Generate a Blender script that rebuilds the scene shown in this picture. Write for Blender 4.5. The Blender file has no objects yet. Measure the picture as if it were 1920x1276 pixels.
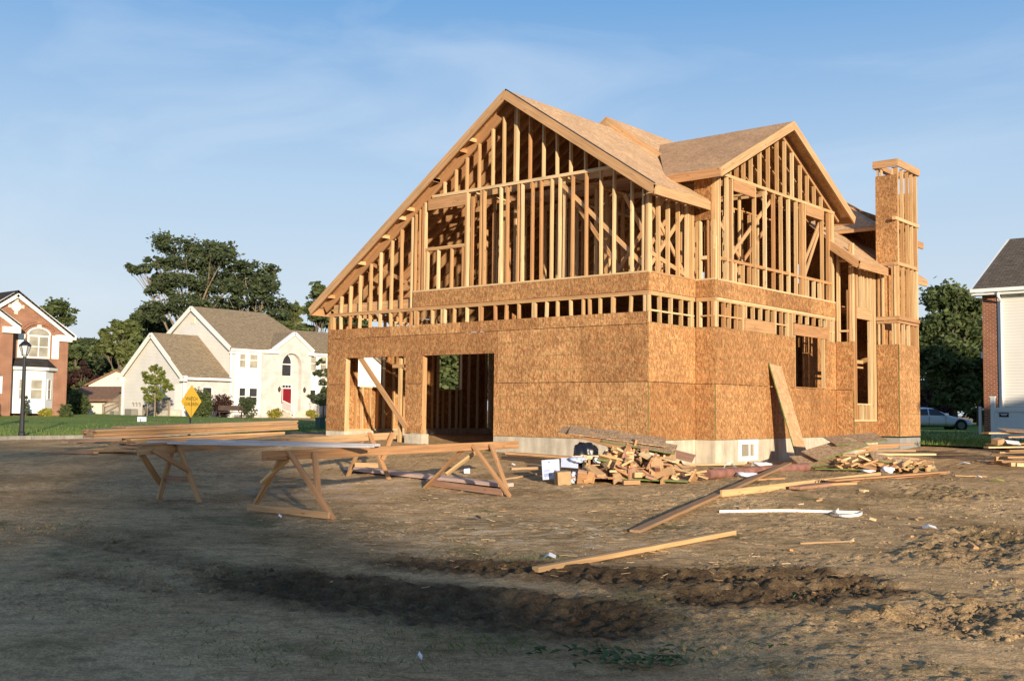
import bpy, bmesh, math, random
import numpy as np
from mathutils import Vector, Matrix, Euler
random.seed(11); NR = np.random.RandomState(7)
SC = bpy.context.scene
COL = SC.collection
R = math.radians

# ------------------------------------------------------------------ camera, sky, sun, exposure
CAM = np.array([12.30645, -18.96896, 0.59401])
FW = np.array([-0.64445723, 0.76191555, 0.0644948])
RT = np.array([0.76393168, 0.64519613, 0.01141692])
UP = np.array([0.03291306, -0.05662734, 0.99785273])
FPX = 2013.17
cd = bpy.data.cameras.new('camera'); cam = bpy.data.objects.new('camera', cd); COL.objects.link(cam)
cd.sensor_width = 36; cd.lens = 36 * FPX / 1920; cd.clip_end = 3000; cd.clip_start = .05
M = Matrix.Identity(4)
for i in range(3):
    M[i][0], M[i][1], M[i][2], M[i][3] = RT[i], UP[i], -FW[i], CAM[i]
cam.matrix_world = M
SC.camera = cam

SUN_EL, SUN_AZ = R(10.5), R(32)          # azimuth measured from +X towards -Y
SDIR = Vector((math.cos(SUN_EL) * math.cos(SUN_AZ), -math.cos(SUN_EL) * math.sin(SUN_AZ), math.sin(SUN_EL)))
sd = bpy.data.lights.new('sun', 'SUN'); sd.energy = 4.9; sd.angle = R(.8); sd.color = (1, .86, .66)
so = bpy.data.objects.new('sun', sd); COL.objects.link(so)
so.rotation_euler = SDIR.to_track_quat('Z', 'Y').to_euler(); so.location = SDIR * 60
W = bpy.data.worlds.new('World'); SC.world = W; W.use_nodes = True
wt = W.node_tree; wn = wt.nodes; wl = wt.links
bg = wn['Background']
sky = wn.new('ShaderNodeTexSky'); sky.sky_type = 'NISHITA'; sky.sun_disc = False
sky.sun_elevation = SUN_EL; sky.sun_rotation = R(90) + SUN_AZ; sky.altitude = 0
sky.air_density = 1.0; sky.dust_density = .6; sky.ozone_density = 1.6
tc = wn.new('ShaderNodeTexCoord')
mp = wn.new('ShaderNodeMapping'); mp.inputs['Rotation'].default_value = (R(12), R(-24), R(40)); mp.inputs['Scale'].default_value = (1.1, 3.2, 7.5)
n1 = wn.new('ShaderNodeTexNoise'); n1.inputs['Scale'].default_value = 1.5; n1.inputs['Detail'].default_value = 7; n1.inputs['Roughness'].default_value = .55; n1.inputs['Distortion'].default_value = .5
cr = wn.new('ShaderNodeValToRGB'); cr.color_ramp.elements[0].position = .47; cr.color_ramp.elements[1].position = .80
cr.color_ramp.elements[1].color = (.34, .34, .34, 1)
mx = wn.new('ShaderNodeMixRGB'); mx.inputs['Color2'].default_value = (5.4, 6.0, 6.6, 1)
wl.new(tc.outputs['Generated'], mp.inputs['Vector']); wl.new(mp.outputs[0], n1.inputs['Vector']); wl.new(n1.outputs[0], cr.inputs[0])
sep = wn.new('ShaderNodeSeparateXYZ'); wl.new(tc.outputs['Generated'], sep.inputs[0])
gr_ = wn.new('ShaderNodeValToRGB'); ge = gr_.color_ramp.elements
gst = ((.0, (.66, .73, .81)), (.10, (.64, .745, .865)), (.20, (.49, .665, .875)), (.36, (.185, .41, .76)), (.6, (.10, .23, .50)), (1, (.06, .14, .34)))
while len(ge) < len(gst): ge.new(.5)
for e_, (p_, c_) in zip(ge, gst): e_.position = p_; e_.color = (*[k / 1.52 for k in c_], 1)
wl.new(sep.outputs[2], gr_.inputs[0])
sc_ = wn.new('ShaderNodeMixRGB'); sc_.blend_type = 'MULTIPLY'; sc_.inputs[0].default_value = 1; sc_.inputs[2].default_value = (10, 10, 10, 1); wl.new(gr_.outputs[0], sc_.inputs[1])
m0 = wn.new('ShaderNodeMixRGB'); m0.inputs[0].default_value = .92; wl.new(sky.outputs[0], m0.inputs[1]); wl.new(sc_.outputs[0], m0.inputs[2])
wl.new(cr.outputs[0], mx.inputs['Fac']); wl.new(m0.outputs[0], mx.inputs['Color1']); wl.new(mx.outputs[0], bg.inputs['Color'])
bg.inputs['Strength'].default_value = .10
SC.view_settings.view_transform = 'Standard'; SC.view_settings.look = 'None'
SC.view_settings.exposure = 0.6; SC.view_settings.gamma = 1
SC.render.engine = 'CYCLES'
SC.cycles.max_bounces = 6; SC.cycles.diffuse_bounces = 4; SC.cycles.transparent_max_bounces = 8; SC.cycles.use_denoising = True

# ------------------------------------------------------------------ terrain height and pixel -> world helpers
def smooth(t):
    t = np.clip(t, 0, 1); return t * t * (3 - 2 * t)
def ground_z(x, y):
    x = np.asarray(x, float); y = np.asarray(y, float)
    u = (x - CAM[0]) * FW[0] + (y - CAM[1]) * FW[1]; r = (x - CAM[0]) * RT[0] + (y - CAM[1]) * RT[1]
    zl = np.interp(u, [-60, 0, 4, 14, 30, 40, 50, 70, 90, 300], [-1.1, -1.05, -1.0, -.82, -.78, -.75, -.6, -.3, -.28, -.2])
    zr = np.interp(u, [-60, 0, 4, 14, 22, 34, 42, 64, 90, 300], [-1.1, -1.05, -1.0, -.82, -.66, -.45, -.25, -.38, -.3, -.2])
    k = smooth((r / np.maximum(np.abs(u), 8) + .05) / .3)
    zf = zl * (1 - k) + zr * k
    dx = np.maximum(np.maximum(-10.28 - x, x - 1.2), 0); dy = np.maximum(np.maximum(-y, y - 12), 0)
    d = np.hypot(dx, dy)
    za = np.interp(x, [-10.3, -7, -4.4, 0], [-.14, -.27, -.37, -.52])
    zb = np.interp(y, [0, 2, 6, 8, 11, 13], [-.52, -.57, -.56, -.45, -.3, -.28])
    w = smooth((x + 3) / 3.5) * smooth((y + .5) / 2); zh = za * (1 - w) + zb * w
    return zf + (zh - zf) * (1 - smooth(d / 8.5))
def gz(x, y): return float(ground_z(x, y))
def ray(px, py): return FW + RT * (px - 960) / FPX - UP * (py - 638) / FPX
def G(px, py, dz=0.0):
    d = ray(px, py); z = -.7
    for _ in range(25):
        t = (z - CAM[2]) / d[2]; p = CAM + d * t
        z = .5 * z + .5 * (gz(p[0], p[1]) + dz)
    t = (z - CAM[2]) / d[2]; p = CAM + d * t
    return Vector((p[0], p[1], z))
def dep(px, py, d): return Vector(CAM + ray(px, py) * d)
def on(px, py, ax, v):
    d = ray(px, py); return Vector(CAM + d * ((v - CAM[ax]) / d[ax]))
RH = Vector((RT[0], RT[1], 0)).normalized(); FH = Vector((FW[0], FW[1], 0)).normalized(); ZV = Vector((0, 0, 1))

# ------------------------------------------------------------------ node material helpers
def mat(name, rough=.8, spec=.3):
    m = bpy.data.materials.new(name); m.use_nodes = True
    b = m.node_tree.nodes['Principled BSDF']; b.inputs['Roughness'].default_value = rough
    b.inputs['Specular IOR Level'].default_value = spec
    return m, m.node_tree.nodes, m.node_tree.links, b
def nd(ns, t, **kw):
    n = ns.new(t)
    for k, v in kw.items():
        if k in ('operation', 'blend_type', 'data_type', 'attribute_name', 'feature', 'distance', 'noise_dimensions', 'wave_type', 'bands_direction'): setattr(n, k, v)
        else: n.inputs[k].default_value = v
    return n
def attr(ns, name): return nd(ns, 'ShaderNodeAttribute', attribute_name=name)
def ramp(ns, ls, src, stops):
    r = ns.new('ShaderNodeValToRGB'); e = r.color_ramp.elements
    while len(e) < len(stops): e.new(.5)
    for i, (p, c) in enumerate(stops):
        e[i].position = p; e[i].color = (c[0], c[1], c[2], 1) if isinstance(c, tuple) else (c, c, c, 1)
    ls.new(src, r.inputs[0]); return r
def mapped(ns, ls, src, scale, rot=(0, 0, 0), loc=(0, 0, 0)):
    m = ns.new('ShaderNodeMapping'); m.inputs['Scale'].default_value = scale; m.inputs['Rotation'].default_value = rot; m.inputs['Location'].default_value = loc
    ls.new(src, m.inputs['Vector']); return m
def mix(ns, ls, a, b, fac=.5, mode='MIX'):
    m = ns.new('ShaderNodeMixRGB'); m.blend_type = mode
    for i, v in ((0, fac), (1, a), (2, b)):
        if hasattr(v, 'links'): ls.new(v, m.inputs[i])
        elif isinstance(v, tuple): m.inputs[i].default_value = (*v, 1)
        else: m.inputs[i].default_value = v
    return m
def bump(ns, ls, h, b, strength=.3, dist=.02):
    n = nd(ns, 'ShaderNodeBump', Strength=strength, Distance=dist); ls.new(h, n.inputs['Height']); ls.new(n.outputs[0], b.inputs['Normal']); return n

def lumber_mat(name, c0, c1, c2, rough=.75, grey=0.0):
    m, ns, ls, b = mat(name, rough, .25)
    t = attr(ns, 'tone'); lo = attr(ns, 'loc')
    rp = ramp(ns, ls, t.outputs['Fac'], [(0, c0), (.55, c1), (1, c2)])
    g = nd(ns, 'ShaderNodeTexNoise', Scale=1.0, Detail=5.0, Roughness=.6, Distortion=.6)
    ls.new(mapped(ns, ls, lo.outputs['Vector'], (1.3, 34, 34)).outputs[0], g.inputs['Vector'])
    gr = ramp(ns, ls, g.outputs[0], [(.3, .62), (.7, 1.12)])
    k = nd(ns, 'ShaderNodeTexVoronoi', Scale=1.0); ls.new(mapped(ns, ls, lo.outputs['Vector'], (2.2, 9, 9)).outputs[0], k.inputs['Vector'])
    kr = ramp(ns, ls, k.outputs['Distance'], [(.05, .45), (.13, 1.0)])
    c = mix(ns, ls, rp.outputs[0], gr.outputs[0], 1, 'MULTIPLY'); c = mix(ns, ls, c.outputs[0], kr.outputs[0], .8, 'MULTIPLY')
    if grey:
        w = nd(ns, 'ShaderNodeTexNoise', Scale=2.3, Detail=4.0); ls.new(lo.outputs['Vector'], w.inputs['Vector'])
        wr = ramp(ns, ls, w.outputs[0], [(.4, 0.), (.65, grey)]); c = mix(ns, ls, c.outputs[0], (.22, .19, .16), wr.outputs[0])
    ls.new(c.outputs[0], b.inputs['Base Color']); bump(ns, ls, g.outputs[0], b, .25, .004)
    return m
M_STUD = lumber_mat('pine_lumber', (.74, .54, .305), (.60, .375, .175), (.47, .235, .10))
M_BEAM = lumber_mat('fir_board', (.57, .355, .18), (.51, .285, .135), (.45, .23, .105))
M_OLD = lumber_mat('weathered_lumber', (.50, .32, .17), (.43, .26, .13), (.36, .20, .095), .85, .3)
M_GREYB = lumber_mat('grey_primed_board', (.74, .68, .66), (.70, .64, .62), (.66, .58, .55), .6)
M_DECKW = lumber_mat('grey_deck_wood', (.36, .29, .22), (.32, .25, .18), (.28, .22, .16), .85)
M_REDW = lumber_mat('reddish_board', (.48, .28, .18), (.43, .24, .15), (.38, .20, .12), .8)

def osb_mat(name, dark, mid, pale, lines=True, grey=0.0, pers=((0, .4064), (1, .3048))):
    m, ns, ls, b = mat(name, .72, .3)
    lo = attr(ns, 'loc'); t = attr(ns, 'tone')
    cols = []
    for i, (ang, sx, sy) in enumerate(((25, 9, 45), (-52, 10.5, 41), (83, 13, 52))):
        v = nd(ns, 'ShaderNodeTexVoronoi', Scale=1.0, Randomness=1.0)
        wn_ = nd(ns, 'ShaderNodeTexNoise', Scale=2.2, Detail=2.0)
        ls.new(lo.outputs['Vector'], wn_.inputs['Vector'])
        ad = nd(ns, 'ShaderNodeVectorMath', operation='MULTIPLY_ADD'); ls.new(wn_.outputs['Color'], ad.inputs[0]); ad.inputs[1].default_value = (.045, .045, .045)
        ls.new(lo.outputs['Vector'], ad.inputs[2])
        mpr = mapped(ns, ls, ad.outputs[0], (1, 1, 1), (0, 0, R(ang))); mpg = mapped(ns, ls, mpr.outputs[0], (sx, sy, 5), (0, 0, 0), (i * 7.3, i * 3.1, 0)); ls.new(mpg.outputs[0], v.inputs['Vector'])
        sp = ns.new('ShaderNodeSeparateColor'); ls.new(v.outputs['Color'], sp.inputs[0]); cols.append(sp)
    f = nd(ns, 'ShaderNodeMath', operation='MULTIPLY'); ls.new(cols[0].outputs[0], f.inputs[0]); ls.new(cols[1].outputs[1], f.inputs[1])
    f2 = nd(ns, 'ShaderNodeMath', operation='ADD'); ls.new(f.outputs[0], f2.inputs[0]); ls.new(cols[2].outputs[2], f2.inputs[1])
    f3 = nd(ns, 'ShaderNodeMath', operation='MULTIPLY'); ls.new(f2.outputs[0], f3.inputs[0]); f3.inputs[1].default_value = .62
    rp = ramp(ns, ls, f3.outputs[0], [(.03, dark), (.24, tuple(.55 * a + .45 * b_ for a, b_ in zip(dark, mid))), (.5, mid), (.9, pale)])
    big = nd(ns, 'ShaderNodeTexNoise', Scale=1.1, Detail=4.0); ls.new(lo.outputs['Vector'], big.inputs['Vector'])
    br = ramp(ns, ls, big.outputs[0], [(.3, .82), (.7, 1.14)])
    c = mix(ns, ls, rp.outputs[0], br.outputs[0], 1, 'MULTIPLY')
    md_ = nd(ns, 'ShaderNodeTexNoise', Scale=6.5, Detail=3.0); ls.new(lo.outputs['Vector'], md_.inputs['Vector']); mr_ = ramp(ns, ls, md_.outputs[0], [(.34, .90), (.5, 1.0), (.66, 1.07)]); c = mix(ns, ls, c.outputs[0], mr_.outputs[0], 1, 'MULTIPLY')
    tr = ramp(ns, ls, t.outputs['Fac'], [(0, (1.13, 1.12, 1.09)), (1, (.82, .74, .66))]); c = mix(ns, ls, c.outputs[0], tr.outputs[0], 1, 'MULTIPLY')
    if grey:
        w = nd(ns, 'ShaderNodeTexNoise', Scale=3.0, Detail=5.0); ls.new(lo.outputs['Vector'], w.inputs['Vector'])
        wr = ramp(ns, ls, w.outputs[0], [(.35, grey * .5), (.65, grey)]); c = mix(ns, ls, c.outputs[0], (.25, .20, .155), wr.outputs[0])
    if lines:   # printed nailing lines, 16 inches apart
        sp = ns.new('ShaderNodeSeparateXYZ'); ls.new(lo.outputs['Vector'], sp.inputs[0])
        last = None
        for o_, per in pers:
            md = nd(ns, 'ShaderNodeMath', operation='PINGPONG'); ls.new(sp.outputs[o_], md.inputs[0]); md.inputs[1].default_value = per / 2
            lt = nd(ns, 'ShaderNodeMath', operation='LESS_THAN'); ls.new(md.outputs[0], lt.inputs[0]); lt.inputs[1].default_value = .0065
            if last is None: last = lt
            else:
                mxx = nd(ns, 'ShaderNodeMath', operation='MAXIMUM'); ls.new(last.outputs[0], mxx.inputs[0]); ls.new(lt.outputs[0], mxx.inputs[1]); last = mxx
        wear = ramp(ns, ls, big.outputs[0], [(.38, .25), (.6, .85)])
        mm = nd(ns, 'ShaderNodeMath', operation='MULTIPLY'); ls.new(last.outputs[0], mm.inputs[0]); ls.new(wear.outputs[0], mm.inputs[1])
        c = mix(ns, ls, c.outputs[0], (.18, .17, .07), mm.outputs[0])
    ls.new(c.outputs[0], b.inputs['Base Color']); bump(ns, ls, f3.outputs[0], b, .3, .006)
    return m
M_OSB = osb_mat('strand_board', (.225, .098, .036), (.42, .212, .086), (.575, .34, .155))
M_OSBOLD = osb_mat('weathered_strand_board', (.24, .14, .075), (.47, .315, .18), (.62, .44, .27), False, .25)
M_DECK = osb_mat('roof_strand_board', (.39, .225, .11), (.58, .365, .195), (.69, .475, .28), True, .06, ((0, 2.44), (1, 1.2192)))

def simple(name, col, rough=.6, spec=.4, noise=.12, nscale=3.0, metal=0, bumpy=0):
    m, ns, ls, b = mat(name, rough, spec); b.inputs['Metallic'].default_value = metal
    g = ns.new('ShaderNodeNewGeometry')
    n = nd(ns, 'ShaderNodeTexNoise', Scale=nscale, Detail=6.0); ls.new(g.outputs['Position'], n.inputs['Vector'])
    rp = ramp(ns, ls, n.outputs[0], [(.3, tuple(c * (1 - noise) for c in col)), (.7, tuple(min(1, c * (1 + noise)) for c in col))])
    ls.new(rp.outputs[0], b.inputs['Base Color'])
    if bumpy: bump(ns, ls, n.outputs[0], b, bumpy, .02)
    return m
M_WHITE = simple('white_trim_paint', (.80, .78, .72), .5, .4, .04)
M_PANEL = simple('white_panel_siding', (.78, .77, .75), .55, .4, .04)
M_BLUEW = simple('shaded_white_vinyl', (.78, .80, .80), .4, .4, .03)
M_GREENEDGE = simple('green_edge_paint', (.13, .18, .055), .7, .2, .25, 9)
M_BLACK = simple('black_metal', (.015, .016, .018), .45, .5, .2)
M_DARK = simple('dark_fitting', (.03, .025, .02), .5, .5, .2)
M_RED = simple('red_door_paint', (.20, .008, .018), .4, .5, .1)
M_CREAM = simple('cream_wall', (.68, .58, .46), .7, .3, .08)
M_BROWNROOF = simple('brown_shingle', (.20, .115, .075), .9, .2, .3, 6)
M_YEL = simple('yellow_sign_face', (.66, .40, .035), .4, .5, .04)
M_INK = simple('black_ink', (.02, .02, .02), .6, .2, .1)
M_PAPER = simple('white_paper', (.78, .78, .80), .7, .2, .05, 9)
M_BOXW = simple('shaded_white_carton', (.50, .54, .66), .6, .3, .06, 8)  # white card dimmed to lavender: its shade is put into the colour
M_BLUE = simple('blue_print', (.10, .16, .42), .6, .3, .2, 20)
M_NAVY = simple('navy_plate', (.01, .02, .07), .4, .5, .1)
M_CARD = simple('brown_cardboard', (.38, .25, .13), .85, .15, .15, 7)
M_BAG = simple('black_plastic_bag', (.012, .012, .016), .35, .5, .3, 12)
M_TEAL = simple('green_utility_paint', (.02, .07, .05), .5, .5, .1)
M_PIPE = simple('red_brown_pipe', (.25, .115, .085), .75, .3, .3, 6)
M_STRAP = simple('white_plastic_strap', (.78, .76, .70), .4, .4, .06, 9)
M_LIME = simple('yellow_wrapper', (.55, .55, .05), .5, .3, .1, 9)
M_ACU = simple('grey_metal_casing', (.22, .20, .17), .5, .5, .15)
M_CONC_W = simple('pale_concrete_step', (.55, .49, .40), .85, .2, .12)
M_GUTTER = simple('white_gutter_metal', (.78, .77, .74), .4, .5, .03)
M_LAMPG = simple('frosted_lamp_glass', (.55, .56, .56), .2, .5, .05)
M_TYRE = simple('tyre_rubber', (.02, .02, .02), .8, .2, .2)
M_RIM = simple('alloy_rim', (.45, .46, .48), .35, .5, .1, 3, .9)
M_BLIND = simple('pale_window_blind', (.58, .55, .47), .7, .3, .05)
M_LOUVRE = simple('vent_louvre', (.75, .66, .48), .6, .3, .05)
def carmat():
    m, ns, ls, b = mat('silver_car_paint', .28, .5); b.inputs['Base Color'].default_value = (.80, .82, .85, 1); b.inputs['Metallic'].default_value = .15
    n = nd(ns, 'ShaderNodeTexNoise', Scale=60.0); bump(ns, ls, n.outputs[0], b, .03, .002); return m
M_CAR = carmat()
def glassmat(name, col, rough=.06):
    m, ns, ls, b = mat(name, rough, .6); g = ns.new('ShaderNodeNewGeometry')
    n = nd(ns, 'ShaderNodeTexNoise', Scale=1.2, Detail=3.0); ls.new(g.outputs['Position'], n.inputs['Vector'])
    rp = ramp(ns, ls, n.outputs[0], [(.35, tuple(c * .6 for c in col)), (.65, col)]); ls.new(rp.outputs[0], b.inputs['Base Color']); return m
M_GLASS = glassmat('dark_window_glass', (.045, .045, .05)); M_CURT = glassmat('curtained_window_glass', (.42, .38, .30), .15)

def concrete_mat(name, col, block=False):
    m, ns, ls, b = mat(name, .9, .2); lo = attr(ns, 'loc')
    n = nd(ns, 'ShaderNodeTexNoise', Scale=2.0, Detail=8.0, Roughness=.65); ls.new(mapped(ns, ls, lo.outputs['Vector'], (1, 1, 1)).outputs[0], n.inputs['Vector'])
    st = nd(ns, 'ShaderNodeTexNoise', Scale=1.0, Detail=4.0); ls.new(mapped(ns, ls, lo.outputs['Vector'], (6, .8, 1)).outputs[0], st.inputs['Vector'])
    rp = ramp(ns, ls, n.outputs[0], [(.3, tuple(c * .68 for c in col)), (.65, col)])
    sr = ramp(ns, ls, st.outputs[0], [(.35, .74), (.6, 1.05)])
    c = mix(ns, ls, rp.outputs[0], sr.outputs[0], .8, 'MULTIPLY')
    # splash of dirt just above the soil
    sp = ns.new('ShaderNodeSeparateXYZ'); ls.new(lo.outputs['Vector'], sp.inputs[0])
    ad = nd(ns, 'ShaderNodeMath', operation='MULTIPLY_ADD'); ls.new(n.outputs[0], ad.inputs[0]); ad.inputs[1].default_value = .35; ls.new(sp.outputs[1], ad.inputs[2])
    dr = ramp(ns, ls, ad.outputs[0], [(.0, .0), (1., 1.)]); dr.color_ramp.elements[0].position = 0; dr.color_ramp.elements[1].position = 1
    if block:
        br = ns.new('ShaderNodeTexBrick'); br.inputs['Scale'].default_value = 1; br.inputs['Brick Width'].default_value = .4; br.inputs['Row Height'].default_value = .2; br.inputs['Mortar Size'].default_value = .012
        br.inputs['Color1'].default_value = (*col, 1); br.inputs['Color2'].default_value = (*[x * .8 for x in col], 1); br.inputs['Mortar'].default_value = (.18, .17, .15, 1)
        ls.new(lo.outputs['Vector'], br.inputs['Vector']); c = mix(ns, ls, c.outputs[0], br.outputs[0], .7)
    ls.new(c.outputs[0], b.inputs['Base Color']); bump(ns, ls, n.outputs[0], b, .3, .02); return m
M_CONC = concrete_mat('poured_concrete', (.60, .52, .40)); M_CMU = concrete_mat('grey_block_concrete', (.32, .31, .29), True)

def brick_mat(name, c1, c2, mortar, bw=.215, rh=.075, ms=.011):
    m, ns, ls, b = mat(name, .9, .2); lo = attr(ns, 'loc')
    br = ns.new('ShaderNodeTexBrick'); br.inputs['Scale'].default_value = 1; br.inputs['Brick Width'].default_value = bw; br.inputs['Row Height'].default_value = rh
    br.inputs['Mortar Size'].default_value = ms; br.inputs['Color1'].default_value = (*c1, 1); br.inputs['Color2'].default_value = (*c2, 1); br.inputs['Mortar'].default_value = (*mortar, 1)
    ls.new(lo.outputs['Vector'], br.inputs['Vector'])
    n = nd(ns, 'ShaderNodeTexNoise', Scale=1.3, Detail=6.0); ls.new(lo.outputs['Vector'], n.inputs['Vector'])
    nr = ramp(ns, ls, n.outputs[0], [(.3, .82), (.7, 1.15)]); c = mix(ns, ls, br.outputs[0], nr.outputs[0], 1, 'MULTIPLY')
    ls.new(c.outputs[0], b.inputs['Base Color']); bump(ns, ls, br.outputs['Fac'], b, -.3, .01); return m
M_BRICK = brick_mat('red_brick', (.27, .085, .042), (.19, .058, .032), (.40, .29, .20))
M_BRICKD = brick_mat('weathered_red_brick', (.27, .085, .045), (.20, .06, .035), (.36, .24, .16))
M_PALEBRICK = brick_mat('pale_sandy_brick', (.58, .52, .475), (.52, .46, .42), (.61, .56, .515))
def siding_mat(name, col, pitch=.115):
    m, ns, ls, b = mat(name, .6, .35); lo = attr(ns, 'loc')
    sp = ns.new('ShaderNodeSeparateXYZ'); ls.new(lo.outputs['Vector'], sp.inputs[0])
    dv = nd(ns, 'ShaderNodeMath', operation='DIVIDE'); ls.new(sp.outputs[1], dv.inputs[0]); dv.inputs[1].default_value = pitch
    fr = nd(ns, 'ShaderNodeMath', operation='FRACT'); ls.new(dv.outputs[0], fr.inputs[0])
    rp = ramp(ns, ls, fr.outputs[0], [(.0, tuple(c * .62 for c in col)), (.12, col), (1, tuple(c * .97 for c in col))])
    n = nd(ns, 'ShaderNodeTexNoise', Scale=.8, Detail=4.0); ls.new(lo.outputs['Vector'], n.inputs['Vector']); nr = ramp(ns, ls, n.outputs[0], [(.3, .94), (.7, 1.04)])
    c = mix(ns, ls, rp.outputs[0], nr.outputs[0], 1, 'MULTIPLY'); ls.new(c.outputs[0], b.inputs['Base Color'])
    iv = nd(ns, 'ShaderNodeMath', operation='SUBTRACT'); iv.inputs[0].default_value = 1; ls.new(fr.outputs[0], iv.inputs[1]); bump(ns, ls, iv.outputs[0], b, .5, .02); return m
M_SIDE = siding_mat('cream_lap_siding', (.72, .68, .62)); M_SIDEG = siding_mat('beige_lap_siding', (.62, .55, .46))
M_FENCEV = siding_mat('white_vinyl_boards', (.78, .80, .80), .15)
def shingle_mat(name, a, b2, dark):
    m, ns, ls, b = mat(name, .95, .15); lo = attr(ns, 'loc')
    br = ns.new('ShaderNodeTexBrick'); br.inputs['Scale'].default_value = 1; br.inputs['Brick Width'].default_value = .30; br.inputs['Row Height'].default_value = .14; br.inputs['Mortar Size'].default_value = .012
    br.inputs['Color1'].default_value = (*a, 1); br.inputs['Color2'].default_value = (*b2, 1); br.inputs['Mortar'].default_value = (*dark, 1); br.inputs['Bias'].default_value = 0
    ls.new(lo.outputs['Vector'], br.inputs['Vector'])
    n = nd(ns, 'ShaderNodeTexNoise', Scale=5.0, Detail=5.0, Roughness=.7); ls.new(lo.outputs['Vector'], n.inputs['Vector']); nr = ramp(ns, ls, n.outputs[0], [(.3, .7), (.7, 1.25)])
    c = mix(ns, ls, br.outputs[0], nr.outputs[0], 1, 'MULTIPLY'); ls.new(c.outputs[0], b.inputs['Base Color']); bump(ns, ls, n.outputs[0], b, .4, .02); return m
M_SHTAN = shingle_mat('tan_roof_shingle', (.33, .255, .16), (.24, .18, .115), (.14, .105, .07))
M_SHDARK = shingle_mat('charcoal_brown_shingle', (.165, .13, .098), (.11, .087, .066), (.05, .042, .035))
M_SHBLK = shingle_mat('black_roof_shingle', (.06, .052, .045), (.04, .036, .032), (.02, .02, .02))

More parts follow.
